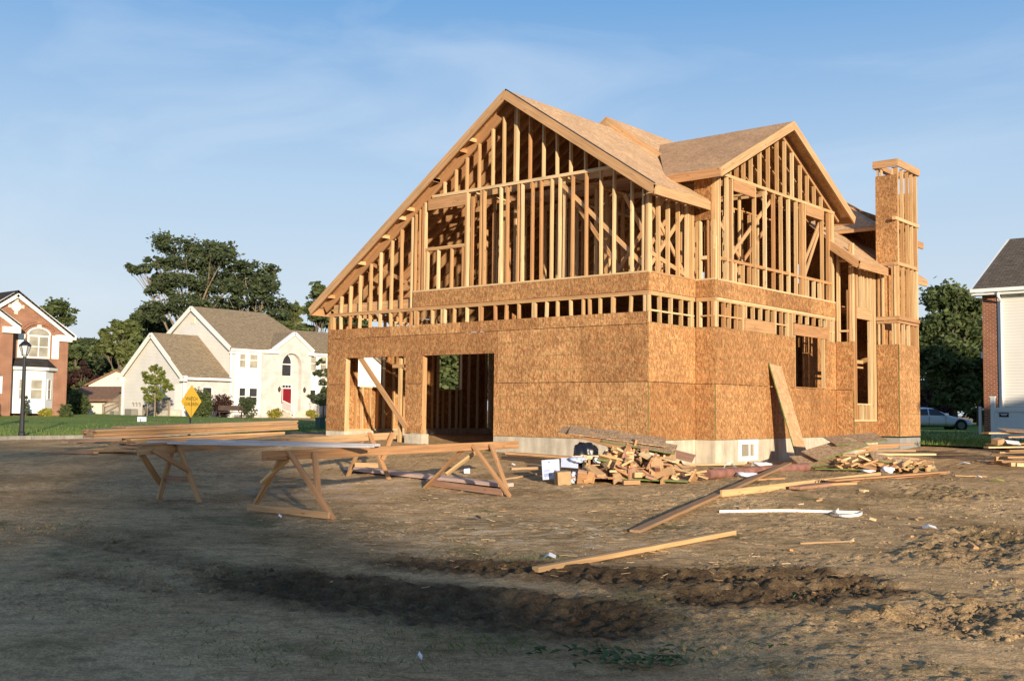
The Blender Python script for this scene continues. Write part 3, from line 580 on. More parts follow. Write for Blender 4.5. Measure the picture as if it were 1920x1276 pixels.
clods(1500, near_rut, .005, .032); clods(1300, anywhere, .003, .014)
def shavings(n, fn):
    mb = MB()
    for _ in range(n):
        x, y = fn(); z = gz(x, y) + .012; an = random.random() * 6.28; L = random.uniform(.02, .11); mb.bar((x, y, z), (x + math.cos(an) * L, y + math.sin(an) * L, z + random.uniform(-.004, .012)), random.uniform(.003, .012), .004, Z)
    o = mb.build('wood_shavings', M_STUD); tag(o, 'splinters and shavings of wood scattered over the dirt', 'shavings', kind='stuff')
def yard(): c = G(random.triangular(250, 1900, 1150), random.triangular(870, 1130, 930)); return c.x, c.y
shavings(520, yard)
def right_side(): c = G(random.triangular(1450, 1980, 1900), random.uniform(890, 1200)); return c.x, c.y
clods(700, right_side, .004, .028)
_c = np.array(clv); grid_mesh('clods', _c, np.array(clf), bpy.data.materials['bare_dirt'], False, {'mud': mud[np.clip(np.searchsorted(gy, _c[:, 1]) - 1, 0, len(gy) - 1), np.clip(np.searchsorted(gx, _c[:, 0]) - 1, 0, len(gx) - 1)]}); bpy.data.objects['clods']['kind'] = 'stuff'; bpy.data.objects['clods']['label'] = 'loose crumbs and clods of dry earth on the bare dirt'; bpy.data.objects['clods']['category'] = 'clods'

# ------------------------------------------------------------------ the house under construction
HS = thing('timber_frame_house', (0, 0, -.5), 'large half built house of bare timber studs above orange strand board sheathing', 'house')
SW, SDp = .040, .089
def prt(mb, name, m, parent=HS, **k): return mb.build(name, m, parent, **k)
def stick(name, a, b, w, h, up=None, m=None, parent=HS, tone=None): return MB().bar(a, b, w, h, up, tone).build(name, m or M_STUD, parent)
STUDN = {}
def studA(x, z0, z1, y=.057, name='stud', parent=HS, m=None): return stick(name, (x + random.gauss(0, .004), y, z0), (x + random.gauss(0, .008), y + random.gauss(0, .002), z1), SW, SDp, Y, m, parent)
def studB(xp, y, z0, z1, name='stud', parent=HS, m=None): return stick(name, (xp - .057 + random.gauss(0, .002), y + random.gauss(0, .004), z0), (xp - .057 + random.gauss(0, .002), y + random.gauss(0, .008), z1), SDp, SW, Y, m, parent)
SL = .686; SR = .667
def roof1(x): return 8.05 + SL * (x + 3.78) if x < -3.78 else 8.05 - SR * (x + 3.78)
# foundation
OP = [(-9.54, -7.25), (-6.65, -4.28)]
fb = MB()
for a, b in ((-10.28, OP[0][0]), (OP[0][1], OP[1][0]), (OP[1][1], 0)): fb = MB(); wall(fb, (0, .004, 0), X, Z, Y * .25, (a, -1.3, b, -.02 if a > -4.5 or a < -10 else -.03)); prt(fb, 'foundation_wall', M_CONC)
fb = MB(); wall(fb, (-.004, 0, 0), Y, Z, -X * .25, (.26, -1.3, 1.93, -.02)); prt(fb, 'foundation_wall', M_CONC)
fb = MB(); wall(fb, (0, 1.934, 0), X, Z, Y * .25, (0, -1.3, .49, -.02)); wall(fb, (.486, 0, 0), Y, Z, -X * .25, (2.19, -1.3, 8.34, -.02), [(3.02, -.50, 3.87, -.05)]); prt(fb, 'foundation_wall', M_CONC)
fb = MB(); wall(fb, (0, 8.344, 0), X, Z, Y * .25, (.49, -1.3, .97, -.02)); wall(fb, (.966, 0, 0), Y, Z, -X * .25, (8.6, -1.3, 9.94, -.02)); prt(fb, 'foundation_wall', M_CONC)
fb = MB(); wall(fb, (0, 9.944, 0), X, Z, Y * .2, (.97, -1.3, 1.57, -.04)); wall(fb, (1.566, 0, 0), Y, Z, -X * .2, (10.15, -1.3, 11.5, -.04)); prt(fb, 'foundation_wall', M_CMU)
fb = MB(); wall(fb, (-10.276, 0, 0), Y, Z, X * .25, (.26, -1.3, 6.5, -.02)); wall(fb, (0, 6.5, 0), X, Z, Y * .2, (-10.28, -1.3, -4.2, -.02)); prt(fb, 'foundation_wall', M_CONC)
# basement window
bw = MB(); 
for r in ((2.98, -.50, 3.91, -.40), (2.98, -.13, 3.91, -.02), (2.98, -.40, 3.12, -.13), (3.77, -.40, 3.91, -.13)): wall(bw, (.495, 0, 0), Y, Z, -X * .09, r)
bwo = prt(bw, 'basement_window', M_WHITE); p = MB(); wall(p, (.46, 0, 0), Y, Z, -X * .01, (3.10, -.43, 3.79, -.12)); prt(p, 'pane', M_CURT, bwo)
p = MB(); wall(p, (.472, 0, 0), Y, Z, -X * .018, (3.52, -.40, 3.57, -.13)); prt(p, 'mullion', M_WHITE, bwo)
# sheathing: each panel a part
GAP = .006
def panels(o, eu, en, u0, u1, rows, holes, stag=(0, 1.22), w=2.44, first=0, GAP=.006):
    """en = inward normal; outer face on the plane through o"""
    for i, (z0, z1) in enumerate(rows):
        cuts = [u0]; c = u0 + w - stag[i % 2] + first
        while c < u1 - .2: cuts.append(c); c += w
        cuts.append(u1)
        for a, b in zip(cuts, cuts[1:]):
            mb = MB(); tn = random.random()
            rs = rects_minus(a + GAP, z0 + GAP, b - GAP, z1 - GAP, holes)
            if not rs: continue
            ou = (random.uniform(0, 3), 0)
            for r in rs: mb.prism(o, eu, Z, [(r[0], r[1]), (r[2], r[1]), (r[2], r[3]), (r[0], r[3])], Vector(en) * .0115, tn)
            prt(mb, 'sheathing_panel', M_OSB)
GH = [(a, -.2, b, 1.92) for a, b in OP]
panels((0, 0, 0), X, Y, -10.28, 0, [(-.02, 1.2192), (1.2192, 2.438), (2.438, 2.70)], GH)
panels((0, 0, 0), Y, -X, .0115, 1.93, [(-.02, 1.2192), (1.2192, 2.48)], [], (0, 0))
panels((0, 1.93, 0), X, Y, 0, .49, [(-.02, 1.2192), (1.2192, 2.48)], [], (0, 0))
panels((.49, 0, 0), Y, -X, 1.93, 8.34, [(-.02, 1.2192), (1.2192, 2.48)], [(5.9, 1.25, 7.68, 2.52)], (0, 1.22))
panels((0, 8.34, 0), X, Y, .49, .97, [(-.02, 1.2192), (1.2192, 2.50)], [], (0, 0))
panels((.97, 0, 0), Y, -X, 8.34, 9.94, [(-.02, .40)], [], (0, 0))
panels((0, 0, 0), X, Y, -7.03, 0, [(3.14, 3.52)], []); panels((0, 0, 0), Y, -X, .0115, 1.93, [(3.14, 3.52)], [], (0, 0))
panels((0, 1.93, 0), X, Y, 0, .49, [(3.14, 3.52)], [], (0, 0)); panels((.49, 0, 0), Y, -X, 1.93, 8.34, [(3.14, 3.52)], [], (0, 1.22))
panels((0, 1.93, 0), X, Y, -.05, .40, [(4.87, 5.93)], [], (0, 0))
# side, back and garage partition sheathing
LWH = [(1.04, 1.2, 1.97, 2.35), (4.27, 1.2, 5.2, 2.35)]
panels((-10.28, 0, 0), Y, X, 0, 6.5, [(-.02, 1.2192), (1.2192, 2.438), (2.438, 2.9)], LWH, GAP=0)
panels((0, 6.6, 0), X, -Y, -10.28, -4.2, [(-.02, 1.2192), (1.2192, 2.7)], [(-7.4, -.1, -6.5, 2.0)], GAP=0)
panels((-4.15, 0, 0), Y, X, .2, 6.5, [(0, 1.2192), (1.2192, 2.438), (2.438, 3.1)], [], GAP=0)
panels((0, 12, 0), X, -Y, -10.28, .97, [(0, 1.2192), (1.2192, 2.438), (2.438, 3.66), (3.66, 4.88), (4.88, 6.1)], [(-6, 3.9, -5.2, 5.2), (-2.35, 4.6, -2.05, 5.2)], GAP=0)
gb = MB(); gb.prism((0, 12, 0), X, Z, [(-10.28, 6.1), (.97, 6.1), (-3.92, 8.3), (-6.9, 6.15), (-10.28, 4)][:4], -Y * .0115); prt(gb, 'sheathing_panel', M_OSB)
panels((-.6, 0, 0), Y, X, 8.6, 11.9, [(0, 1.22), (1.22, 2.44), (2.44, 3.0)], [], GAP=0)
panels((.97, 0, 0), Y, -X, 11.5, 12, [(0, 1.2192), (1.2192, 2.438), (2.438, 4.6)], [], (0, 0))
# green painted panel edges at the corners
for a, b in (((.004, .004, 0), (.004, .004, 1.2192)), ((.494, 1.934, 0), (.494, 1.934, 1.2192)), ((1.574, 9.936, 0), (1.574, 9.936, 2.48)), ((.974, 8.336, 0), (.974, 8.336, 1.2))):
    stick('panel_edge', a, b, .011, .011, Y, M_GREENEDGE)

# front (A) wall framing
for a, b in ((-10.28, 0),):
    stick('plate', (a, .057, 3.118), (b, .057, 3.118), SDp, .042, Z); stick('plate', (a, .057, 3.074), (b, .057, 3.074), SDp, .042, Z, tone=.7)
for x in (-10.25, -10.19, -10.13, -9.84, -9.47, -9.09, -8.69, -8.30, -7.90, -7.53, -7.16, -6.98, -6.93, -6.40, -6.07, -5.98, -5.65, -5.23, -4.80, -4.76, -4.32, -3.99, -3.60, -3.17, -3.12, -2.78, -2.47, -2.09, -1.75, -1.57, -1.30, -.97, -.93, -.50, -.14, -.05):
    studA(x + .02, 2.70, 3.05, name='cripple_stud')
stick('plate', (-7.03, .05, 3.54), (0, .05, 3.54), .1, .04, Z)
stick('rim_joist', (-10.2, .14, 3.26), (-7.1, .14, 3.26), .04, .24, Z, M_BEAM)
for x in (-9.84, -9.47, -9.09, -8.69, -8.30, -7.90, -7.53): studA(x + .02, 3.14, roof1(x) - .30, name='stud')
for x in (-7.14, -7.03, -6.88, -6.76): studA(x + .02, 3.14 if x < -7 else 3.56, roof1(x) - .30)
WP = 5.86
for x in (-6.66, -5.28, -5.23): studA(x, 3.56, min(roof1(x) - .3, WP))
stick('window_sill', (-6.62, .057, 4.59), (-5.30, .057, 4.59), SDp, .04, Z); stick('window_sill', (-6.62, .057, 4.55), (-5.30, .057, 4.55), SDp, .036, Z)
for x in (-6.58, -6.2, -5.75, -5.36): studA(x, 3.56, 4.53, name='cripple_stud')
stick('header', (-6.55, .03, 5.70), (-5.26, .03, 5.70), .045, .28, Z, M_BEAM)
AU = [-4.79, -4.70, -4.15, -3.98, -3.62, -3.51, -3.20, -2.94, -2.64, -2.41, -2.05, -1.67, -1.27, -.92]
for i, x in enumerate(AU): studA(x, 3.56, WP, y=.057 if i not in (1, 3, 5) else .075, m=M_STUD)
for x in (-.46, -.16, -.08, -.03): studA(x, 3.56, roof1(x) - .33)
stick('plate', (-6.42, .057, WP + .03), (-.94, .057, WP + .03), SDp, .07, Z)
for x in (-6.01, -5.64, -5.28, -4.87, -4.44, -4.09, -3.74, -3.68, -3.29, -2.89, -2.5, -2.11, -1.69, -1.3):
    if roof1(x) - .30 > WP + .12: studA(x, WP + .065, roof1(x) - .30, name='gable_stud')
# let-in diagonal braces behind the studs
def brace(a, b, w=.09, m=None): return stick('brace', a, b, .03, w, Vector((b[0] - a[0], b[1] - a[1], 0)).cross(Z) if abs(b[2] - a[2]) < .05 else (0, 0, 1), m or M_BEAM)
brace((-2.45, .13, 5.75), (-.12, .13, 3.62)); brace((-.95, .5, 5.35), (.0, .5, 3.65)); brace((-1.4, .75, 3.6), (-.1, .75, 5.2)); brace((-2.9, .9, 5.8), (-1.2, .9, 3.6)); brace((-9.0, .2, 4.5), (-7.3, .2, 3.75))
brace((-.14, .1, 5.2), (-.14, 1.75, 3.58)); brace((-.12, 1.7, 5.1), (-.12, .25, 3.7)); brace((-.5, .2, 3.6), (-.5, 1.6, 5.0)); brace((-.3, .1, 3.58), (-.3, 1.85, 3.9)); brace((-.10, .1, 4.0), (-.10, 1.9, 3.57))
# B1 wall
for z in (3.118, 3.074): stick('plate', (-.057, .1, z), (-.057, 1.93, z), SDp, .042, Z)
for y in (.06, .12, .52, .95, 1.39, 1.78, 1.83): studB(0, y, 2.48, 3.05, 'cripple_stud')
stick('blocking', (-.057, .1, 2.73), (-.057, 1.9, 2.73), SDp - .01, .036, Z)
stick('plate', (-.05, 0.1, 3.54), (-.05, 1.93, 3.54), .1, .04, Z)
for y in (.14, .46, .84, 1.25, 1.62, 1.70, 1.80, 1.86): studB(0, y, 3.56, 5.22)
stick('plate', (-.057, .1, 5.25), (-.057, 1.93, 5.25), SDp, .08, Z)
# return 1
for z0, z1, nm in ((2.48, 3.05, 'cripple_stud'), (3.56, 4.87, 'stud')):
    for x in (.03, .09, .30, .40, .46): studA(x, z0, z1, 1.987, nm)
stick('plate', (0, 1.987, 3.118), (.49, 1.987, 3.118), SDp, .042, Z); stick('plate', (0, 1.987, 3.074), (.49, 1.987, 3.074), SDp, .042, Z); stick('plate', (0, 1.98, 3.54), (.49, 1.98, 3.54), .1, .04, Z)
stick('blocking', (.1, 1.987, 2.73), (.46, 1.987, 2.73), SDp, .036, Z); stick('blocking', (.1, 1.987, 4.03), (.3, 1.987, 4.03), SDp, .08, Z); stick('blocking', (.0, 2.2, 4.72), (.3, 2.2, 4.72), SDp, .09, Z)
# B2 wall
BX = .49
for z in (3.118, 3.074): stick('plate', (BX - .057, 2.0, z), (BX - .057, 8.34, z), SDp, .042, Z)
for y in (1.96, 2.01, 2.08, 2.40, 2.64, 2.98, 3.20, 3.27, 4.88, 5.25, 5.54, 5.60, 5.80, 7.93, 8.02, 8.18, 8.30): studB(BX, y, 2.48, 3.05, 'cripple_stud')
for y in (3.40, 3.78, 4.16, 4.54, 4.80): studB(BX, y, 2.77, 3.05, 'cripple_stud')
for y in (5.92, 6.3, 6.7, 7.1, 7.5, 7.8): studB(BX, y, 2.84, 3.05, 'cripple_stud')
stick('header', (BX - .03, 3.33, 2.62), (BX - .03, 4.84, 2.62), .04, .28, Z, M_BEAM); stick('header', (BX - .03, 5.87, 2.68), (BX - .03, 7.87, 2.68), .04, .29, Z, M_BEAM)
stick('blocking', (BX - .057, 2.1, 2.74), (BX - .057, 3.2, 2.74), SDp - .01, .036, Z); stick('blocking', (BX - .057, 4.9, 2.74), (BX - .057, 5.5, 2.74), SDp - .01, .036, Z); stick('blocking', (BX - .057, 7.95, 2.74), (BX - .057, 8.3, 2.74), SDp - .01, .036, Z)
for y in (5.92, 7.66): studB(BX, y, 1.2, 2.53)
stick('plate', (BX - .05, 2.0, 3.54), (BX - .05, 8.34, 3.54), .1, .04, Z)
stick('window_sill', (BX - .057, 2.0, 4.03), (BX - .057, 8.3, 4.03), SDp - .006, .07, Z)
for y in (1.965, 2.03, 2.10, 2.17, 2.53, 2.72, 2.78, 3.86, 4.40, 4.85, 5.25, 5.66, 6.08, 6.36, 6.42, 6.56, 7.62, 7.98, 8.16, 8.24, 8.30): studB(BX, y, 3.56, 5.91)
for y in (2.92, 3.30, 3.62, 6.72, 7.1, 7.45): studB(BX, y, 3.56, 3.99, 'cripple_stud')
stick('header', (BX - .03, 2.81, 5.78), (BX - .03, 3.84, 5.78), .04, .27, Z, M_BEAM); stick('header', (BX - .03, 6.6, 5.78), (BX - .03, 7.66, 5.78), .04, .27, Z, M_BEAM)
stick('plate', (BX - .057, 1.95, 5.95), (BX - .057, 8.34, 5.95), SDp, .07, Z)
def roof3(y): return 7.72 - .497 * abs(y - 5.21)
for y in (2.68, 3.01, 3.34, 3.71, 4.14, 4.58, 5.05, 5.46, 5.88, 6.34, 6.74, 7.16, 7.58): 
    if roof3(y) - .29 > 6.05: studB(BX, y, 5.985, roof3(y) - .27, 'gable_stud')
brace((BX - .14, 2.8, 4.1), (BX - .14, 5.0, 5.85)); brace((BX - .14, 6.7, 4.4), (BX - .14, 7.9, 5.9)); brace((BX - .15, 6.5, 3.7), (BX - .15, 7.8, 5.6)); brace((BX - .6, 2.2, 5.8), (BX - .6, 4.3, 4.2)); brace((BX - .9, 4.0, 3.6), (BX - .9, 6.2, 5.4)); brace((BX - .15, 2.45, 3.06), (BX - .15, 2.8, 2.5))
# return 2 and B3 wall
for x in (.52, .56, .86, .90, .945): studA(x, 2.50, 5.1, 8.40, 'stud')
stick('blocking', (.58, 8.40, 2.78), (.84, 8.40, 2.78), SDp, .05, Z); stick('blocking', (.58, 8.40, 4.66), (.84, 8.40, 4.66), SDp, .07, Z)
for x in (.66, .74): studA(x, 2.0, 3.9, 8.7, 'interior_stud')
CX = .97
stick('plate', (CX - .057, 8.4, .42), (CX - .057, 9.94, .42), SDp, .04, Z)
for y in (8.40, 8.46, 8.57, 9.56, 9.63, 9.80, 9.90): studB(CX, y, .44, 4.55)
for y in (8.74, 8.98, 9.22, 9.45): studB(CX, y, .44, .83, 'cripple_stud')
for y in (8.66, 8.95, 9.1, 9.36): studB(CX, y, 3.44, 4.55)
stick('window_sill', (CX - .057, 8.6, .85), (CX - .057, 9.54, .85), SDp, .04, Z); stick('header', (CX - .03, 8.6, 3.28), (CX - .03, 9.62, 3.28), .045, .31, Z, M_BEAM)
stick('plate', (CX - .057, 8.4, 4.59), (CX - .057, 9.94, 4.59), SDp, .07, Z)
stick('blocking', (CX - .3, 8.5, 2.0), (CX - .3, 9.6, 2.0), SDp, .09, Z); stick('blocking', (CX - .3, 8.5, 1.85), (CX - .3, 9.6, 1.85), SDp, .05, Z)
# chimney (a part with its own pieces)
ch = MB(); wall(ch, (0, 9.94, 0), X, Z, Y * .0115, (.97, .0, 1.5695, 2.49)); CH = prt(ch, 'chimney', M_OSB)
ch = MB(); wall(ch, (1.57, 0, 0), Y, Z, -X * .0115, (9.952, .0, 11.5, 2.49), (), .1); prt(ch, 'sheathing_panel', M_OSB, CH)
ch = MB(); wall(ch, (0, 9.936, 0), X, Z, Y * .0115, (.97, 4.76, 1.5695, 5.92), (), .2); prt(ch, 'sheathing_panel', M_OSB, CH)
ch = MB(); wall(ch, (0, 9.936, 0), X, Z, Y * .0115, (.97, 5.93, 1.5695, 7.15), (), .6); prt(ch, 'sheathing_panel', M_OSB, CH)
ch = MB(); wall(ch, (.97, 0, 0), Y, Z, X * .0115, (9.96, 2.5, 11.5, 6.9)); wall(ch, (0, 11.5, 0), X, Z, -Y * .0115, (.99, 0, 1.56, 6.9)); prt(ch, 'sheathing_panel', M_OSB, CH)
def chs(x, y, z0, z1, w, d): stick('chimney_stud', (x, y, z0), (x, y, z1), w, d, Y, M_STUD, CH)
for z0, z1 in ((2.49, 3.06), (3.26, 4.64), (4.74, 5.87), (5.97, 7.36)):
    for y in (9.99, 10.05, 10.42, 10.80, 11.12, 11.42, 11.47): chs(1.57 - .05, y, z0, z1, SDp, SW)
    for x in ((1.02, 1.13, 1.40, 1.47) if z0 < 4 else (1.02, 1.12, 1.44)): chs(x, 9.995, z0, z1, SW, SDp)
for z, t, o_ in ((3.10, .07, .0), (3.20, .10, .03), (4.69, .09, .012)):
    stick('chimney_plate', (1.57 - .05 + o_, 9.94 - o_, z), (1.57 - .05 + o_, 11.5, z), .1, t, Z, M_BEAM, CH); stick('chimney_plate', (.97, 9.99 - o_, z), (1.47 + o_, 9.99 - o_, z), .1, t, Z, M_BEAM, CH)
stick('chimney_plate', (1.535, 9.78, 5.92), (1.535, 11.58, 5.92), .1, .09, Z, M_STUD, CH)
stick('chimney_cap', (1.60, 9.87, 7.46), (1.60, 11.57, 7.46), .045, .2, Z, M_BEAM, CH); stick('chimney_cap', (.92, 9.89, 7.46), (1.577, 9.89, 7.46), .045, .2, Z, M_BEAM, CH)
stick('chimney_cap', (.94, 9.915, 7.46), (.94, 11.57, 7.46), .045, .2, Z, M_BEAM, CH); stick('chimney_cap', (.965, 11.55, 7.46), (1.577, 11.55, 7.46), .045, .2, Z, M_BEAM, CH)

# roof decks (loc runs along the slope)
def deck(o, eu, ev, pts, name='roof_deck', tone=None, m=None):
    eu = Vector(eu).normalized(); ev = Vector(ev).normalized(); n = eu.cross(ev); n = n if n.z > 0 else -n
    mb = MB(); mb.prism(Vector(o), eu, ev, pts, -n * .018, random.random() if tone is None else tone); return prt(mb, name, m or M_DECK)
def deck_xz(x0, z0, s, xy, **k):  # plane z = z0 + s*(x-x0); polygon given as (x, y)
    c = math.sqrt(1 + s * s); return deck((x0, 0, z0), (0, 1, 0), (1, 0, s), [(y, (x - x0) * c) for x, y in xy], **k)
def deck_yz(y0, z0, s, xy, **k):
    c = math.sqrt(1 + s * s); return deck((0, y0, z0), (1, 0, 0), (0, 1, s), [(x, (y - y0) * c) for x, y in xy], **k)
deck_xz(-3.78, 8.05, SL, [(-3.78, -.3), (-3.78, 9.0), (-10.66, 9.0), (-10.66, -.3)])
deck_xz(-3.78, 8.05, -SR, [(-3.78, -.3), (.34, -.3), (.34, 1.925), (-.72, 1.8), (-2.35, 4.0), (-3.78, 4.2)], tone=.2)
deck_xz(-3.92, 8.37, -.73, [(-3.92, 4), (-2.3, 4.0), (-3.03, 5.21), (-.54, 8.6), (.3, 8.04), (1.27, 8.04), (1.27, 13), (-3.92, 13)], tone=.3)
deck_xz(-3.92, 8.37, .70, [(-3.92, 4), (-3.92, 13), (-10.6, 13), (-10.6, 4.0)])
deck_yz(5.21, 7.72, .497, [(.79, 1.6), (.79, 5.21), (-3.1, 5.21), (-.62, 1.6)], tone=.8)
deck_yz(5.21, 7.72, -.497, [(.79, 5.21), (.79, 8.85), (-.56, 8.85), (-3.1, 5.21)], tone=.1)
deck_yz(10.5, 5.87, .68, [(-2.5, 10.5), (.75, 10.5), (-1.5, 12.75), (-2.5, 12.75)], tone=.1); deck_xz(.75, 5.87, -.68, [(.75, 10.5), (.75, 13.3), (-1.5, 13.3), (-1.5, 12.75)], tone=.5)
# fascias and fly rafters
def fascia(a, b, h=.2, w=.04, m=None, up=None): return stick('fascia_board', a, b, w, h, up, m or M_BEAM)
def vdrop(p, d): return (p[0], p[1], p[2] - d)
fascia((-10.68, -.317, 3.32 - .12), (-3.735, -.317, 8.05 - .09), .20); fascia((-3.78, -.32, 8.05 - .12), (.345, -.32, 5.30 - .12), .20)
fascia((.36, -.34, 5.29 - .115), (.36, 1.925, 5.29 - .115), .2); fascia((-10.69, -.3, 3.2), (-10.69, 9, 3.2), .2)
fascia((-3.92, 3.98, 8.37 - .12), (-1.9, 3.98, 8.37 - .73 * 2.02 - .12)); fascia((-3.87, 3.983, 8.405 - .12), (-4.6, 3.983, 8.37 - .7 * .68 - .12))
fascia((.807, 1.58, 5.93 - .115), (.807, 5.26, 7.755 - .115)); fascia((.81, 5.21, 7.73 - .115), (.81, 8.87, 5.91 - .115)); fascia((.83, 1.58, 5.93 - .11), (-.55, 1.58, 5.93 - .11))
fascia((.80, 8.87, 5.80), (-.3, 8.87, 5.80))
fascia((.40, 8.02, 5.23 - .13), (1.27, 8.02, 4.59 - .13), .19); fascia((1.29, 8.0, 4.58 - .12), (1.29, 9.935, 4.58 - .12)); fascia((1.29, 11.51, 4.46), (1.29, 13.0, 4.46)); fascia((.77, 10.5, 5.76), (.77, 14.2, 5.76)); fascia((-2.5, 10.48, 5.8), (.77, 10.48, 5.8), .10)
# drip of black underlay along the right rake
stick('rake_flashing', (-3.76, -.30, 8.045), (.33, -.30, 5.315), .06, .03, None, M_DARK)
# rafters
for k in range(22):
    y = .075 + k * .4064; rf = MB()
    a = Vector((-10.5, y, roof1(-10.5) - .15)); b = Vector((-3.8, y, roof1(-3.8) - .15)); rf.bar(a, b, .04, .235, None); prt(rf, 'rafter', M_BEAM)
    if y < 4.0:
        xe = .3 if y < 1.9 else -.72 - (y - 1.9) * .75
        rf = MB(); rf.bar((-3.78, y, roof1(-3.78) - .17), (xe, y, roof1(xe) - .17), .04, .22, None); prt(rf, 'rafter', M_BEAM)
stick('ridge_board', (-3.78, .03, 7.86), (-3.78, 9, 7.86), .04, .26, Z, M_BEAM); stick('ridge_board', (-2.9, 5.21, 7.56), (.46, 5.21, 7.56), .04, .26, Z, M_BEAM)
for k in range(8):
    x = .43 - k * .4064
    for s in (-1, 1):
        ye = 5.21 + s * min(3.5, 1.2 + 3 - (.49 - x) * 1.1 if x < -.6 else 3.5); rf = MB(); rf.bar((x, 5.21, 7.72 - .15), (x, ye, roof3(ye) - .15), .04, .2, None); prt(rf, 'rafter', M_BEAM)
for k in range(6):
    x = -10.35 + 0; 
for i, (y) in enumerate(np.arange(.6, 4, .8)): stick('lookout', (-8.9 + i * .9, -.28, roof1(-8.9 + i * .9) - .13), (-8.9 + i * .9, .3, roof1(-8.9 + i * .9) - .13), .04, .09, Z)
for x in (-10.1, -7.4, -6.2, -5.0): stick('lookout', (x, -.29, roof1(x) - .12), (x, .05, roof1(x) - .12), .04, .09, Z)
# floors
fl = MB(); fl.box(-7.03, .13, 3.50, -.03, 2.0, 3.518); fl.box(-7.03, 2.0, 3.50, .36, 11.98, 3.518); prt(fl, 'floor_deck', M_DECK)
fl = MB(); fl.box(-4.14, .27, -.06, -.27, 2.2, -.035); fl.box(-4.14, 2.2, -.06, .2, 11.98, -.035); prt(fl, 'floor_deck', M_DECK)
for k in range(17):
    x = -6.9 + k * .4064; fl = MB(); fl.box(x - .02, .14, 3.25, x + .02, 8.3, 3.49); prt(fl, 'joist', M_BEAM)
# interior partitions of studs
def partition(a, b, z0, z1, step=.4064, doors=()):
    a, b = Vector((*a, 0)), Vector((*b, 0)); d = b - a; L = d.length; d.normalize(); up = d.cross(Z)
    t = .03
    while t < L:
        if not any(q0 < t < q1 for q0, q1 in doors):
            p = a + d * t; stick('interior_stud', (p.x, p.y, z0 + .04), (p.x, p.y, z1 - .04), *( (SW, SDp) if abs(d.x) > .5 else (SDp, SW)), Y)
        t += step
    stick('plate', (a.x, a.y, z1 - .02), (b.x, b.y, z1 - .02), SDp, .04, Z)
partition((-7.0, 2.7), (-2.4, 2.7), 3.52, 5.9, doors=((1.2, 1.9),)); partition((-2.4, .2), (-2.4, 2.6), 3.52, 5.9, doors=((.3, .9),)); partition((-5.24, .2), (-5.24, 2.6), 3.52, 5.9); partition((-2.3, 4.4), (.3, 4.4), 3.52, 5.9)
partition((-7.0, 6.0), (-1, 6.0), 3.52, 5.9, .5); partition((-4.0, 2.8), (-4.0, 6.0), 3.52, 5.9); partition((-1.2, 2.2), (-1.2, 8), 3.52, 5.9, .45)
partition((-3.9, 3.0), (.3, 3.0), 0, 3.05, .45); partition((-1.4, 3.2), (-1.4, 10), 0, 3.05, .42); partition((-4, 7.5), (-.2, 7.5), 0, 3.05, .5)
for y in (3.3, 5.0): stick('ceiling_joist', (-6.6, y, 5.98), (.2, y, 5.98), .04, .14, Z, M_BEAM)
for y in (.7, 1.6, 2.2): stick('ceiling_joist', (-6.3, y, 5.95), (-1.0, y, 5.95), .04, .14, Z, M_BEAM)
# garage: side wall studs, posts, brace, jambs
for y in (.3, .66, .98, 2.02, 2.4, 2.8, 3.2, 3.6, 4.0, 4.22, 5.24, 5.6, 6.0, 6.4): stick('interior_stud', (-10.2, y, .02), (-10.2, y, 3.05), SDp, SW, Y)
for y in (1.2, 1.5, 1.8, 4.45, 4.75, 5.05): stick('interior_stud', (-10.2, y, .02), (-10.2, y, 1.16), SDp, SW, Y)
for a, b, z in ((1.0, 2.0, 1.18), (4.25, 5.22, 1.18), (1.0, 2.0, 2.38), (4.25, 5.22, 2.38)): stick('blocking', (-10.2, a, z), (-10.2, b, z), SDp, .04, Z)
stick('plate', (-10.2, .1, 3.07), (-10.2, 6.5, 3.07), SDp, .04, Z); stick('plate', (-10.2, .1, 0.0), (-10.2, 6.5, 0.0), SDp, .04, Z)
for a, b in OP:
    for x in (a - .02, b + .02):
        stick('door_jamb', (x, .09, -.03), (x, .09, 1.92), .038, .15, Y)
    stick('header', ((a), .1, 2.07), (b, .1, 2.07), .12, .29, Z, M_BEAM)
stick('post', (-7.58, .16, -.3), (-7.58, .16, 1.9), .09, .09, Y); stick('blocking', (-7.85, .13, 1.68), (-6.85, .13, 1.68), .04, .09, Z)
stick('brace', (-9.05, .05, 1.96), (-7.16, -.02, .12), .04, .14, Z, M_BEAM)
stick('post', (-4.52, .9, -.3), (-4.52, .9, 3.0), .14, .14, Y, M_OLD); stick('post', (-4.6, 2.2, -.3), (-4.6, 2.2, 3.0), .1, .1, Y, M_OLD); stick('brace', (-6.4, 2.0, 2.75), (-4.6, 2.0, 1.2), .04, .12, Z, M_OLD)
for x in np.arange(-10, -4.3, .55): stick('interior_stud', (x, 6.5, 0), (x, 6.5, 2.6), SW, SDp, Y)

